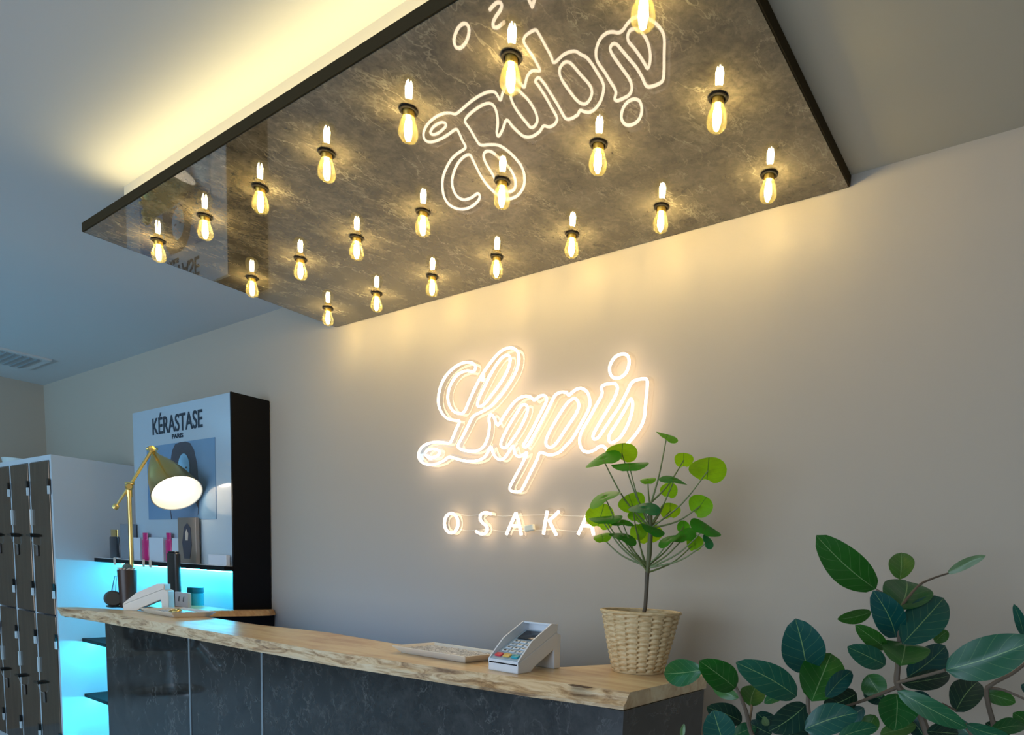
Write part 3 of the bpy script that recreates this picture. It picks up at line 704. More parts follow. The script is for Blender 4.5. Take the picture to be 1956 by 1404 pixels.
# ------------------------------------------------------------------ payment terminals
TSH = mat('terminal_shroud', (.72, .74, .77), .35); KEYW = mat('key_white', (.62, .68, .74), .4); KEYR = mat('key_red', (.72, .05, .07), .4); KEYY = mat('key_yellow', (.75, .50, .12), .4); KEYT = mat('key_teal', (.02, .38, .46), .4); SCR = mat('terminal_screen', (.015, .018, .022), .15); FACE = mat('terminal_face', (.36, .47, .56), .35)
def make_terminal(loc, rotz, label, shm):
    t_ = thing('payment_terminal', label, 'card terminal', loc)
    t_.rotation_euler = (0, 0, 0); L, Wd, H_ = .165, .098, .118
    o = Vector(loc)
    def T(M): return Matrix.Translation(o) @ M
    I = T(Matrix.Identity(4))
    # side profile (y back, z up): inclined wedge body with an open arch and a back foot
    lower = [(0, 0), (0, .026), (.145, .096), (.165, .088), (.166, .0), (.140, .0), (.136, .050), (.066, .014), (.048, 0)]
    body = MB(); body.prism(lower, 0, -Wd / 2, Wd / 2, 0, I); ob = body.build('body', shm, t_)
    bv = ob.modifiers.new('b', 'BEVEL'); bv.width = .003; bv.segments = 2
    # shroud: two side walls and a top hood
    wall = [(0, .026), (.004, .034), (.050, .078), (.125, .118), (.150, .116), (.148, .098)]
    sh = MB()
    for sx in (-1, 1):
        a, c = sorted((sx * Wd / 2, sx * (Wd / 2 - .004))); sh.prism(wall, 0, a, c, 0, I)
    sh.prism([(.125, .118), (.152, .116), (.152, .094), (.146, .094), (.146, .112), (.125, .114)], 0, -Wd / 2 + .004, Wd / 2 - .004, 0, I)
    sh.prism([(0, .020), (0, .030), (.004, .030), (.004, .020)], 0, -Wd / 2, Wd / 2, 0, I)
    sh.build('shroud', shm, t_)
    ang = math.atan2(.070, .145); FM = T(Matrix.Translation((0, .0, .0262)) @ Matrix.Rotation(ang, 4, 'X'))
    MB().box((-Wd / 2 + .0045, .005, .0), (Wd / 2 - .0045, .150, .004), 0, FM).build('key_face', FACE, t_)
    MB().bbox((-.034, .100, .004), (.034, .142, .008), .003, 0, FM).build('screen', SCR, t_, True)
    for r in range(4):
        for c in range(3):
            MB().bbox((-.034 + c * .024, .036 + r * .0155, .004), (-.034 + c * .024 + .019, .036 + r * .0155 + .010, .007), .003, 0, FM).build('key', KEYW, t_, True)
    for c, km in enumerate((KEYR, KEYY, KEYT)):
        MB().bbox((-.038 + c * .027, .012, .004), (-.038 + c * .027 + .022, .027, .0085), .004, 0, FM).build('key', km, t_, True)['label'] = ('red', 'yellow', 'teal')[c] + ' key'
    dk = MB()
    for r in range(4):
        for c in range(3): dk.box((-.028 + c * .024, .039 + r * .0155, .0069), (-.028 + c * .024 + .007, .0425 + r * .0155, .0073), 0, FM)
    dk.build('key_print', SCR, t_)
    t_.rotation_euler = (0, 0, rotz)
    return t_
make_terminal((-1.098, -.606, TZ), 0.0, 'white card payment terminal beside the right-hand tray, keypad facing out', TSH)
make_terminal((-3.285, -.590, TZ), -.62, 'white card payment terminal at the far left end of the counter', WPLAS)

# ------------------------------------------------------------------ trays
m, t, b = nt('marbled_tray_liner'); n1 = noise(t, mapping(t), 22, 2, 2.0); r1 = ramp(t, n1.outputs['Fac'], [(.40, (.80, .82, .86)), (.46, (.22, .23, .27)), (.50, (.82, .84, .88)), (.60, (.42, .44, .50)), (.64, (.80, .82, .86))])
t.links.new(r1.outputs[0], b.inputs['Base Color']); b.inputs['Roughness'].default_value = .15; LINER = m
TRAYM = mat('tray_ceramic', (.78, .74, .68), .3)
def make_tray(cx, cy_, hx, hy, label, rot=0, group=None):
    t_ = thing('coin_tray', label, 'tray', (cx, cy_, TZ), group)
    def ring(s, z): return [(cx + sx * (hx - s), cy_ + sy * (hy - s), TZ + z) for sx, sy in ((-1, -1), (1, -1), (1, 1), (-1, 1))]
    b = MB(); vs = ring(.022, 0) + ring(0, .021) + ring(.005, .0215) + ring(.013, .010)
    fs = [(3, 2, 1, 0), (12, 13, 14, 15)]
    for l in range(3):
        for k in range(4): fs.append((l * 4 + k, l * 4 + (k + 1) % 4, (l + 1) * 4 + (k + 1) % 4, (l + 1) * 4 + k))
    b.add(vs, fs); o = b.build('dish', TRAYM, t_); bv = o.modifiers.new('b', 'BEVEL'); bv.width = .002; bv.segments = 2
    l = MB(); q = ring(.0135, .0065); nx, ny = 24, 14; vs = []; fs = []
    for i in range(nx + 1):
        for j in range(ny + 1):
            x = q[0][0] + (q[1][0] - q[0][0]) * i / nx; y = q[0][1] + (q[3][1] - q[0][1]) * j / ny
            vs.append((x, y, TZ + .0135 + .0025 * math.sin(x * 210 + 2 * math.sin(y * 150)) * math.cos(y * 190)))
    for i in range(nx):
        for j in range(ny): fs.append((i * (ny + 1) + j, (i + 1) * (ny + 1) + j, (i + 1) * (ny + 1) + j + 1, i * (ny + 1) + j + 1))
    l.add(vs, fs); l.build('liner', LINER, t_, True); t_.rotation_euler = (0, 0, rot); return t_
make_tray(-1.390, -.512, .148, .080, 'shallow white tray with marbled liner left of the nearer card terminal')
make_tray(-2.965, -.528, .142, .085, 'shallow white tray holding a gold bangle near the far card terminal')
gb = atZ(335, 1166, TZ + .02)
tag(MB().tube([(gb.x + .024 * math.cos(a), gb.y + .018 * math.sin(a), TZ + .019 + .004 * math.sin(a)) for a in [k * PI / 10 for k in range(20)]], .0045, 8, True).build('bangle', GOLD, None, True, origin=(gb.x, gb.y, TZ + .012)), 'small gold bangle lying in the far left tray', 'bangle')

# ------------------------------------------------------------------ desk lamp
LB = atZ(254, 1157, TZ); nl = Vector((LB.x - CAM.x, LB.y - CAM.y, 0)).normalized()
lm = thing('desk_lamp', 'polished brass desk lamp with tilted dome shade, lit, at the far counter end', 'lamp', (LB.x, LB.y, TZ))
L3 = lambda px, py: atP(px, py, LB, nl)
MB().lathe([(.0002, 0), (.055, 0), (.058, .006), (.052, .014), (.014, .018), (.012, .03), (.0002, .03)], (LB.x, LB.y, TZ), 32).build('base', BRASS, lm, True)
el = L3(246.5, 930); el = Vector((LB.x, LB.y, el.z)); tp = L3(290, 860); cwt = L3(221, 968)
MB().tube([(LB.x, LB.y, TZ + .012), (LB.x, LB.y, el.z - .035)], .0085, 16).build('pole', BRASS, lm, True)
MB().tube([(LB.x, LB.y, el.z - .045), (LB.x, LB.y, el.z - .012)], .0115, 16).build('collar', BRASS, lm, True)
j_ = MB(); ax = nl.copy()
j_.lathe([(.0002, -.022), (.011, -.022), (.016, -.012), (.016, .012), (.011, .022), (.0002, .022)], el, 16, M=ax.to_track_quat('Z', 'Y').to_matrix().to_4x4())
j_.lathe([(.0002, -.02), (.006, -.018), (.008, 0), (.006, .018), (.0002, .02)], el + (tp - el).normalized() * .004 + Vector((0, 0, .012)), 12, M=VR.to_track_quat('Z', 'Y').to_matrix().to_4x4())
j_.build('elbow_joint', BRASS, lm, True)
MB().tube([cwt, el, tp], [.0042, .0065, .0065], 12).build('arm', BRASS, lm, True)
q_ = MB(); dr = (cwt - el).normalized(); q_.lathe([(.0002, -.012), (.010, -.012), (.013, 0), (.010, .012), (.0002, .012)], cwt, 14, M=dr.to_track_quat('Z', 'Y').to_matrix().to_4x4()); q_.build('counterweight', BRASS, lm, True)
oc_ = L3(338, 941); toward = (CAM - oc_).normalized(); e1 = (L3(388, 935) - L3(288, 947)); rad = e1.length / 2 * 1.04
pd = (oc_ - tp); pd = (pd - toward * pd.dot(toward)).normalized()
axis = (toward * math.cos(math.radians(49)) + pd * math.sin(math.radians(49))).normalized()
depth_ = (oc_ - tp).length / math.sin(math.radians(49)) * 1.04
oc2 = oc_; apex = oc2 - axis * depth_
Ms = axis.to_track_quat('Z', 'Y').to_matrix().to_4x4()
sh = MB(); pr = [(.012, 0), (.016, .012), (.019, .030), (.028, .045), (.046, .075), (.064, .108), (.082, .150), (rad - .004, depth_), (rad, depth_ + .004), (rad - .003, depth_ + .003), (.079, .150), (.061, .109), (.043, .078), (.025, .050), (.0002, .05)]
pr = [(r * (rad / .105 if 0.03 < r < .1 and i not in (7, 8, 9) else 1), z * (depth_ / .22) if i not in (7, 8, 9) else z) for i, (r, z) in enumerate(pr)]
sh.lathe(pr[:9], apex, 48, 0, Ms); sh.build('lamp_shade', BRASS, lm, True)
LINW = mat('shade_white_lining', (.9, .86, .78), .5)
MB().lathe([(r - .002, z + (.001 if i < 1 else 0)) for i, (r, z) in enumerate(pr[8:14])][0:6] + [(.0002, pr[13][1])], apex, 48, 0, Ms).build('shade_lining', LINW, lm, True)
MB().lathe([(.0002, .045), (.014, .05), (.02, .08), (.034, .11), (.038, .135), (.03, .16), (.0002, .172)], apex, 24, 0, Ms).build('bulb', LAMPG, lm, True)
MB().lathe([(.0002, -.014), (.012, -.012), (.014, 0), (.012, .010), (.0002, .012)], apex + (tp - apex) * .5, 16, 0, Ms).build('neck_joint', BRASS, lm, True)
MB().tube([tp, (tp + apex) / 2, apex + axis * .01], .0075, 12).build('neck', BRASS, lm, True)
kk = MB(); kk.tube([tp - VR * .022 + VU * .006, tp + VR * .024 + VU * .006], .0075, 12); kk.lathe([(.0002, -.018), (.013, -.016), (.016, 0), (.013, .016), (.0002, .018)], tp + VU * .006, 16, M=nl.to_track_quat('Z', 'Y').to_matrix().to_4x4()); kk.build('wing_knob', BRASS, lm, True)

# ------------------------------------------------------------------ small things at the left end of the counter
cp_ = atZ(245, 1160.5, TZ)
ct = thing('cactus_pot', 'small dark brown pot with white gravel and a grey cactus below the brass lamp', 'potted plant', (cp_.x, cp_.y, TZ))
Hc = (cp_ - CAM).length / F_PX * 58
MB().lathe([(.0002, 0), (.030, 0), (.036, Hc * .9), (.037, Hc), (.033, Hc), (.031, Hc * .88), (.0002, Hc * .88)], cp_, 28).build('pot', mat('brown_ceramic', (.06, .035, .026), .3), ct, True)
gr = MB()
for k in range(60):
    a, r = random.random() * 2 * PI, .034 * math.sqrt(random.random()); g_ = Vector((cp_.x + r * math.cos(a), cp_.y + r * math.sin(a), TZ + Hc * 1.0 + random.random() * .007))
    gr.lathe([(.0002, -.004), (.004, -.002), (.0045, .001), (.0002, .004)], g_, 6)
go = gr.build('gravel', mat('white_gravel', (.62, .55, .50), .7), ct, True); go['kind'] = 'stuff'
cc = MB(); pr_ = []
for i in range(9):
    a = i / 8 * PI; pr_.append((.018 * math.sin(a) + .0002, -.016 * math.cos(a)))
cc.lathe(pr_, Vector((cp_.x + .004, cp_.y, TZ + Hc + .012)), 16); cc.build('cactus', mat('grey_green_cactus', (.13, .17, .16), .7, bump=(300, 1, .004)), ct, True)
# dark grey rounded webcam-like object
g0 = atZ(217, 1160, TZ)
wc = thing('desk_gadget', 'dark grey rounded gadget at the very left of the items on the counter', 'gadget', (g0.x, g0.y, TZ))
r_ = (g0 - CAM).length / F_PX * 12
MB().lathe([(.0002, -.020), (r_ * .8, -.020), (r_, -.012), (r_, .012), (r_ * .8, .020), (.0002, .020)], g0 + Vector((0, 0, r_ + .004)), 24, M=Vector((1, -.35, 0)).to_track_quat('Z', 'Y').to_matrix().to_4x4()).build('body', mat('dark_grey_rubber', (.06, .058, .055), .5), wc, True)
MB().bbox((g0.x - .026, g0.y - .022, TZ), (g0.x + .026, g0.y + .022, TZ + .008), .006).build('foot', BLKGL, wc)
MB().lathe([(.0002, 0), (.010, 0), (.010, .014), (.0002, .014)], g0 + Vector((-.034, .012, r_ + .008)), 16, M=Matrix.Rotation(PI / 2, 4, 'Y')).build('knob', STEEL, wc, True)
# thin blue-lit wire stand behind the pot
w0 = atZ(216, 1160, TZ); ws = MB(); n0 = Vector((w0.x, w0.y, 0)) - Vector((CAM.x, CAM.y, 0)); n0.normalize(); Wp = lambda x, y: atP(x, y, w0, n0)
ws.tube([Wp(207, 1160), Wp(219, 1101), Wp(232, 1099)], .002, 6); ws.tube([Wp(220, 1160), Wp(222, 1101)], .0016, 6); ws.tube([Wp(204, 1133), Wp(222, 1130)], .0016, 6)
tag(ws.build('wire_stand', mat('blue_grey_wire', (.10, .25, .36), .3), None, True, origin=w0), 'thin blue wire stand left of the small brown pot', 'stand')
# black tumbler, white card holder, teal jar on the side counter
k0 = atZ(334, 1157, TZ); k0.x = max(k0.x, -3.9); 
sc1 = (k0 - CAM).length / F_PX
tb0 = thing('black_canister', 'tall plain black canister standing behind the far card terminal', 'canister', (k0.x, k0.y, TZ))
hb = sc1 * 84
MB().bbox((k0.x - sc1 * 15, k0.y - .014, TZ), (k0.x + sc1 * 15, k0.y + .014, TZ + hb), .012).build('body', mat('matte_black', (.022, .018, .017), .4), tb0, True)
MB().bbox((k0.x - sc1 * 13, k0.y - .012, TZ + hb), (k0.x + sc1 * 13, k0.y + .012, TZ + hb + .006), .010).build('lid', BLKGL, tb0, True)
c1 = atZ(350, 1160, TZ); s_ = (c1 - CAM).length / F_PX; c1 += Vector((.0, -.06, 0)) * 0
ch = thing('card_holder', 'small white block with two grey leaf marks behind the far tray', 'card holder', (c1.x, c1.y, TZ))
yh = c1.y
MB().bbox((c1.x - s_ * 22, yh - .008, TZ), (c1.x + s_ * 22, yh + .008, TZ + s_ * 24), .004).build('block', mat('pinkish_white', (.66, .60, .62), .4), ch)
for dx in (-.35, .35):
    xx = c1.x + dx * s_ * 22; zz = TZ + s_ * 13
    MB().prism([(xx - .007, zz - .010), (xx - .001, zz + .010), (xx + .008, zz + .014), (xx + .005, zz + .0), (xx + .003, zz - .012)], 1, yh - .0092, yh - .0082).build('leaf_mark', mat('grey_mark', (.12, .12, .13), .5), ch)
j0 = atZ(374, 1156, TZ); sj = (j0 - CAM).length / F_PX; rj = sj * 11.5
tj = thing('teal_jar', 'little teal jar with darker lid in front of the cyan lit panel', 'jar', (j0.x, j0.y, TZ))
MB().lathe([(.0002, 0), (rj, 0), (rj, sj * 19), (rj * .9, sj * 20), (.0002, sj * 20)], (j0.x, j0.y, TZ), 24).build('body', mat('teal_glass', (.05, .32, .38), .2), tj, True)
MB().lathe([(rj * 1.0, sj * 20), (rj * 1.04, sj * 21), (rj * 1.0, sj * 29), (.0002, sj * 29)], (j0.x, j0.y, TZ), 24).build('lid', mat('teal_lid', (.01, .12, .16), .3), tj, True)

# ------------------------------------------------------------------ basket plant
PC = atZ(1218, 1282, TZ); PC = Vector((PC.x, PC.y, TZ))
npv = Vector((PC.x - CAM.x, PC.y - CAM.y, 0)).normalized(); side = Vector((-npv.y, npv.x, 0))
Q = lambda px, py, d=0.0: atP(px, py, PC + npv * d, npv)
half = lambda x0, x1, y: (Q(x1, y) - Q(x0, y)).length / 2
r0, r1, hp = half(1169, 1267, 1285), half(1152, 1307, 1170) * .99, Q(1230, 1168).z - TZ
bpnt_ = thing('potted_plant', 'bright green round-leaved plant in a woven straw basket on the counter end', 'potted plant', PC)
bk = MB(); NC, NR, su, sv = 18, 12, 8, 7; vs = []; fs = []
nu, nv = NC * su, NR * sv
for j in range(nv + 1):
    vv = j / nv
    for i in range(nu):
        uu = i / su; colm = int(uu); fu = uu - colm; off = .5 if colm % 2 else 0.0
        fv = (vv * NR + off + .35 * abs(fu - .5)) % 1.0
        dc = min(fu, 1 - fu); drw = min(fv, 1 - fv)
        bul = .25 + .75 * math.sqrt(max(0, math.sin(PI * fv))) * (.55 + .45 * math.sin(PI * fu)) - 1.1 * math.exp(-(dc / .11) ** 2) * math.exp(-(drw / .17) ** 2)
        if vv > .955 or vv < .03: bul = .9
        r = (r0 + (r1 - r0) * (vv ** .85)) - .0072 + .0072 * bul
        a = 2 * PI * i / nu; vs.append((PC.x + r * math.cos(a), PC.y + r * math.sin(a), TZ + .0005 + vv * hp))
for j in range(nv):
    for i in range(nu): fs.append((j * nu + i, j * nu + (i + 1) % nu, (j + 1) * nu + (i + 1) % nu, (j + 1) * nu + i))
bk.add(vs, fs); bk.lathe([(r1 * .965 + .003, hp), (r1 * .965 - .004, hp + .001), (r1 * .90, hp - .01), (r1 * .86, hp - .05), (.0002, hp - .05)], PC, 48); bk.lathe([(.0002, .001), (r0 * .97, .001)], PC, 40)
m, t, b = nt('woven_straw'); n1 = noise(t, mapping(t, (1, 1, 6)), 45, 5, .5); r1m = ramp(t, n1.outputs['Fac'], [(.25, (.46, .29, .12)), (.5, (.70, .51, .27)), (.8, (.84, .68, .42))]); t.links.new(r1m.outputs[0], b.inputs['Base Color']); b.inputs['Roughness'].default_value = .6
bk.build('woven_basket', m, bpnt_, True)
rm = MB(); rm.tube([(PC.x + r1 * .985 * math.cos(a), PC.y + r1 * .985 * math.sin(a), TZ + hp - .001) for a in [k * PI / 32 for k in range(64)]], .0042, 8, True); rm.build('rim', m, bpnt_, True)
MB().lathe([(.0002, 0), (r1 * .86, 0)], (PC.x, PC.y, TZ + hp - .035), 32).build('soil', mat('dark_soil', (.05, .035, .025), .9), bpnt_)
TRUNK = mat('green_brown_trunk', (.13, .13, .05), .6); STEM = mat('plant_stem', (.16, .20, .06), .5)
Z3 = lambda x, y: (1080 + x / 2.7, 800 + y / 2.7)
def q3(x, y, d=0): p_ = Z3(x, y); return Q(p_[0], p_[1], d)
tk = MB(); tk.tube([Vector((PC.x, PC.y, TZ + hp - .045)), q3(412, 970), q3(418, 880), q3(422, 790)], [.0052, .0052, .0055, .006], 10); tk.build('trunk', mat('brown_trunk', (.10, .075, .045), .7), bpnt_, True)
tk = MB(); tk.tube([q3(422, 795), q3(432, 700), q3(438, 600), q3(438, 500), q3(436, 440)], [.006, .0068, .0066, .006, .004], 10); tk.build('green_stem', TRUNK, bpnt_, True)
LV1 = [  # x, y, a, b, angle, depth, sign(1 seen from above), tone, anchor
(525,88,62,17,25,.0,1,.75,2),(610,208,50,34,0,.02,-1,1.0,2),(735,262,99,57,5,-.03,-1,.95,1),(292,172,82,42,5,.03,-1,1.0,1),(195,208,98,32,-20,-.02,1,.55,1),
(330,238,98,20,-3,-.04,1,.45,1),(425,313,42,18,-5,.02,1,.8,2),(560,315,76,17,12,-.04,1,.35,1),(535,368,46,36,10,.05,-1,.9,1),(205,405,90,27,-25,-.04,1,.6,0),
(340,430,72,46,-20,.05,-1,.85,0),(410,462,84,32,3,-.07,1,.15,2),(182,505,76,62,15,.03,-1,1.0,0),(205,512,88,20,-3,-.03,1,.5,0),(540,470,54,38,0,.06,-1,.95,1),
(697,447,66,50,35,.0,-1,.85,1),(430,585,72,52,0,.07,-1,1.0,0),(298,535,60,17,5,-.03,1,.5,0),(450,568,66,24,25,-.05,1,.4,1),(300,612,76,24,20,-.03,1,.45,0),
(190,608,48,26,-10,.03,1,.9,0),(615,600,64,36,-20,.0,1,.5,0),(722,560,88,34,27,-.04,1,.45,0),(668,640,44,46,0,.04,-1,.85,0),(738,632,42,24,62,-.05,1,.2,0),
(532,622,62,22,-28,-.02,1,.5,0),(608,555,34,30,0,.04,-1,.7,0),(368,500,46,30,10,.06,-1,.8,1),(375,585,44,50,0,.05,-1,.95,0)]
LEAF1 = leaf_mat('bright_round_leaf', [(0.0, (.03, .26, .14)), (.4, (.04, .30, .02)), (.7, (.12, .46, .015)), (1.0, (.36, .64, .01))], (.10, .24, .03), .45, .30, .42)
fo = MB(); sm = MB(); anchors = [q3(422, 775), q3(440, 560), q3(437, 445)]
for (x, y, a, b_h, ang, d, sg, tone, an) in LV1:
    c = q3(x, y, d); sc2 = (q3(x + 10, y, d) - q3(x, y, d)).length / 10
    rr = a * sc2; ca = math.radians(ang); u1 = (VR * math.cos(ca) - VU * math.sin(ca)).normalized(); u2p = (VR * math.sin(ca) + VU * math.cos(ca)).normalized()
    k = min(1, b_h / a); tow = (CAM - c).normalized(); u2 = (u2p * k - tow * sg * math.sqrt(max(0, 1 - k * k))).normalized(); nn = u1.cross(u2)
    if nn.z < 0: nn = -nn
    o = len(fo.v); R_, S_ = 5, 26; ph0 = random.random() * 6
    fo.v.append(tuple(c - nn * .003)); fo.uv[o] = (.5, .5); fo.tone[o] = tone
    for i in range(1, R_ + 1):
        f = i / R_
        for s2 in range(S_):
            th = 2 * PI * s2 / S_; notch = 1 - .32 * math.exp(-((th - 1.5 * PI) / .20) ** 2) * f
            rad_ = rr * f * (1 + .04 * math.sin(3 * th + ph0)) * notch
            pos = c + u1 * (rad_ * math.cos(th)) + u2 * (rad_ * math.sin(th)) + nn * (rr * (.10 * f * f * math.sin(2 * th + ph0) + .12 * (1 - f * f)) - .003)
            fo.v.append(tuple(pos)); idx = len(fo.v) - 1
            fo.uv[idx] = (.5 + .5 * f * math.sin(th), .5 + .5 * f * math.cos(th)); fo.tone[idx] = tone
    for s2 in range(S_): fo.f.append((o, o + 1 + s2, o + 1 + (s2 + 1) % S_)); fo.mi.append(0)
    for i in range(R_ - 1):
        for s2 in range(S_):
            A0 = o + 1 + i * S_; fo.f.append((A0 + s2, A0 + S_ + s2, A0 + S_ + (s2 + 1) % S_, A0 + (s2 + 1) % S_)); fo.mi.append(0)
    an_ = anchors[an]; an_ = an_ + VU * random.uniform(-.01, .01)
    mid = an_ + (c - an_) * .45 + Vector((0, 0, -1)) * (.10 * (c - an_).length) + (c - an_) * .1
    end = c - nn * .004
    sm.tube(catmull([an_, mid, end], False, 5), [.0026 - .0012 * i / 10 for i in range(11)], 6)
fo.build('foliage', LEAF1, bpnt_, True); sm.build('leaf_stems', STEM, bpnt_, True)

# ------------------------------------------------------------------ foreground ficus
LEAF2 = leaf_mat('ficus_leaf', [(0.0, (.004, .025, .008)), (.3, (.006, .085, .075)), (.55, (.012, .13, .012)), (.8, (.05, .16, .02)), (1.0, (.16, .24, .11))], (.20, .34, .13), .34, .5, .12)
fb = atD(1640, 1700, 1.3)
fx, fy = .02, -.72
fp = thing('ficus_plant', 'large dark green rubber fig in the right foreground before the wall', 'plant', (fx, fy, 0))
G4 = lambda x, y: (1240 + x / 2.732, 1000 + y / 2.732)
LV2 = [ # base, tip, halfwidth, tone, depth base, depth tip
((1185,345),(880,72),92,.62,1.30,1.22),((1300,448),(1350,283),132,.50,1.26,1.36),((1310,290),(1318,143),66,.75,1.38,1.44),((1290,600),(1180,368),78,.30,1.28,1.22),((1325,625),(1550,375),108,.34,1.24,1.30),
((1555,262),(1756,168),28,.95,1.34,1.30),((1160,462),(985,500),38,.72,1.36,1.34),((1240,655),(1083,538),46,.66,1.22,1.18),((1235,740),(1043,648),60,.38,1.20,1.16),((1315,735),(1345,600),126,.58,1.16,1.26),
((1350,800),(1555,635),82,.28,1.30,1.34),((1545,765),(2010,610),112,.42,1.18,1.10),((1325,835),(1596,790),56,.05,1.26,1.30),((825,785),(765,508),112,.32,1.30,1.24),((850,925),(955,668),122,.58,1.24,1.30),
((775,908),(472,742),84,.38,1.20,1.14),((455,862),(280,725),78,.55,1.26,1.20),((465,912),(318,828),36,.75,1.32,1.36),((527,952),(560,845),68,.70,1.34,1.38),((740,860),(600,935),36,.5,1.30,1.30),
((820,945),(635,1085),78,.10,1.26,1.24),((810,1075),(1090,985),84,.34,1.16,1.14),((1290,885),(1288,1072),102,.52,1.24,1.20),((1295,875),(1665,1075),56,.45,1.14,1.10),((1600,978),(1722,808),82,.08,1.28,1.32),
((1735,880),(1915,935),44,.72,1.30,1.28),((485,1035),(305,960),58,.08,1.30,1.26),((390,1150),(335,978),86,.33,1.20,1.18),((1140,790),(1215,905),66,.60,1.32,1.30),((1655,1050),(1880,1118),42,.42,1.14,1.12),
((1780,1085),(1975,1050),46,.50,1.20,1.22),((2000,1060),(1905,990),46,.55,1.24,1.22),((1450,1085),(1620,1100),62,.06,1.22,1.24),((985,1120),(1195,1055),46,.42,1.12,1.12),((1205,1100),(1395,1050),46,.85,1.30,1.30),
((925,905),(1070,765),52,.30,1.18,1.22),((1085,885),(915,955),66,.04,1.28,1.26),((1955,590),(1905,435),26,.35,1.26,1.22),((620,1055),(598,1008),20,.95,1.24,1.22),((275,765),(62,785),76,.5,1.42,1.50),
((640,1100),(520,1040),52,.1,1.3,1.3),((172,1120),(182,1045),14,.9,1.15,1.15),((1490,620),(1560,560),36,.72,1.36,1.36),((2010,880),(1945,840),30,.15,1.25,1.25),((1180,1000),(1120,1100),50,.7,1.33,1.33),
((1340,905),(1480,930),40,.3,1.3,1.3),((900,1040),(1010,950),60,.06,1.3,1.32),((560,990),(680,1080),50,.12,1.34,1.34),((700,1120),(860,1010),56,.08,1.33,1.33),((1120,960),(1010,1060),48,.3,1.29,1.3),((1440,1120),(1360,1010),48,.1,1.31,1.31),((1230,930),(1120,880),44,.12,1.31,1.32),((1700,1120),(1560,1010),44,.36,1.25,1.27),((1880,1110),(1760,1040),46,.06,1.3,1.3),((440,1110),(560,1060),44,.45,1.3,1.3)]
fo = MB(); br = MB()
def leaf2(bq, tq, hw, tone, curl, nu=14, nv=8):
    ax_ = tq - bq; L_ = ax_.length; a1 = ax_.normalized(); tow = (CAM - (bq + tq) / 2).normalized()
    wv = a1.cross(tow).normalized(); tl = random.uniform(-.45, .45); wv = (wv * math.cos(tl) + tow * math.sin(tl)).normalized(); nn = wv.cross(a1).normalized()
    if nn.dot(tow) < 0: nn = -nn
    hwm = hw / math.cos(tl) * .97; o = len(fo.v); sk = random.uniform(-.05, .05)
    for i in range(nu + 1):
        u = i / nu; w_ = (math.sin(PI * min(1, u * .965 + .018)) ** .62) * (1 - .10 * (u - .45)) 
        if i == 0: w_ = .02
        if i == nu: w_ = .03
        for j in range(nv + 1):
            s2 = (j / nv) * 2 - 1
            pos = bq + ax_ * u + wv * (hwm * w_ * s2 + sk * L_ * math.sin(PI * u)) + nn * (hwm * .20 * abs(s2) * w_ - curl * L_ * (u - .35) ** 2 + .03 * hwm * math.sin(9 * u + 3 * s2))
            fo.v.append(tuple(pos)); ix = len(fo.v) - 1; fo.uv[ix] = (u, .5 + .5 * s2); fo.tone[ix] = tone
    for i in range(nu):
        for j in range(nv): a0 = o + i * (nv + 1) + j; fo.f.append((a0, a0 + nv + 1, a0 + nv + 2, a0 + 1)); fo.mi.append(0)
for (bs, tp_, hw, tone, d0_, d1_) in LV2:
    bq = atD(*G4(*bs), d0_); tq = atD(*G4(*tp_), d1_); sc3 = d0_ / F_PX / 2.732
    leaf2(bq, tq, hw * sc3, tone, random.uniform(.05, .25))
fo.build('foliage', LEAF2, fp, True)
def B4(pts, r0_, r1_):
    P_ = catmull([atD(*G4(x, y), d) for x, y, d in pts], False, 4); n = len(P_); br.tube(P_, [r0_ + (r1_ - r0_) * i / (n - 1) for i in range(n)], 7)
hub = (1560, 1500, 1.30)
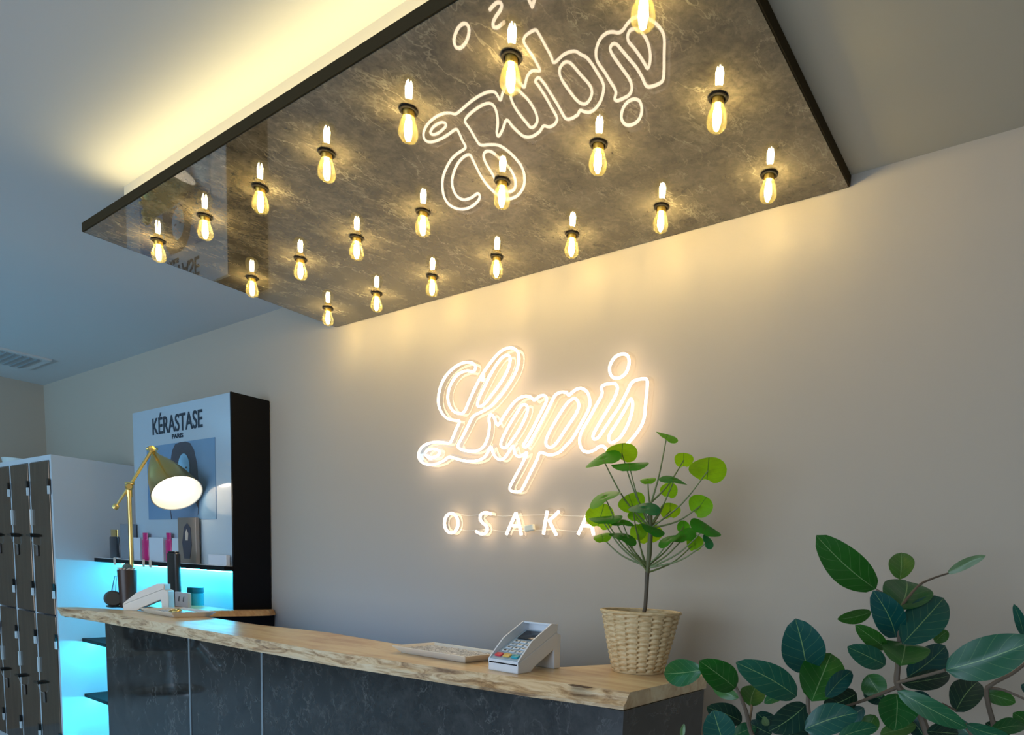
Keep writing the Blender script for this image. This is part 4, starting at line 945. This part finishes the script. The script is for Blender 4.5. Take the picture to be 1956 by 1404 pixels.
B4([hub, (1500, 1250, 1.29), (1400, 960, 1.28), (1300, 850, 1.27), (1298, 740, 1.26), (1305, 600, 1.27), (1302, 450, 1.27)], .009, .0035)
B4([(1300, 850, 1.27), (1230, 880, 1.27), (1100, 930, 1.27), (1000, 960, 1.25)], .0045, .0022)
B4([hub, (1000, 1350, 1.27), (860, 1150, 1.27), (830, 960, 1.26), (830, 860, 1.26)], .007, .003)
B4([(1000, 1350, 1.27), (640, 1220, 1.27), (540, 1110, 1.27), (505, 980, 1.27), (460, 870, 1.26), (420, 820, 1.3), (275, 765, 1.4)], .006, .0018)
B4([(520, 1050, 1.27), (535, 960, 1.32), (527, 950, 1.34)], .003, .002)
B4([hub, (1700, 1250, 1.2), (1660, 1060, 1.16), (1500, 1020, 1.17), (1400, 960, 1.2), (1295, 880, 1.22)], .006, .003)
B4([hub, (1800, 1200, 1.28), (1760, 900, 1.28), (1790, 840, 1.27), (1900, 780, 1.26), (2000, 700, 1.24)], .006, .003)
B4([(1302, 450, 1.27), (1400, 330, 1.3), (1470, 290, 1.32), (1560, 260, 1.34)], .003, .0018)
B4([(1295, 830, 1.26), (1420, 800, 1.22), (1545, 765, 1.18)], .0035, .003)
B4([(1302, 450, 1.27), (1240, 380, 1.29), (1185, 345, 1.30)], .003, .002)
B4([(1780, 860, 1.28), (1850, 870, 1.27), (1990, 930, 1.25)], .003, .002)
B4([(1530, 940, 1.27), (1600, 975, 1.28)], .002, .002)
br.build('branches', mat('ficus_branch', (.15, .11, .075), .7), fp, True)
hb_ = atD(*G4(*hub[:2]), hub[2])
MB().tube(catmull([hb_, Vector((fx + (hb_.x - fx) * .4, fy + (hb_.y - fy) * .4, hb_.z * .7)), Vector((fx, fy, .34))], False, 5), [.009 + .001 * i for i in range(11)], 10).build('trunk', mat('ficus_trunk', (.14, .11, .08), .8), fp, True)
MB().lathe([(.0002, .001), (.15, .001), (.19, .38), (.175, .38), (.165, .33), (.0002, .33)], (fx, fy, 0), 40).build('pot', mat('grey_planter', (.3, .3, .3), .6), fp, True)

for o in list(bpy.data.objects):
    if '_o' in o: del o['_o']
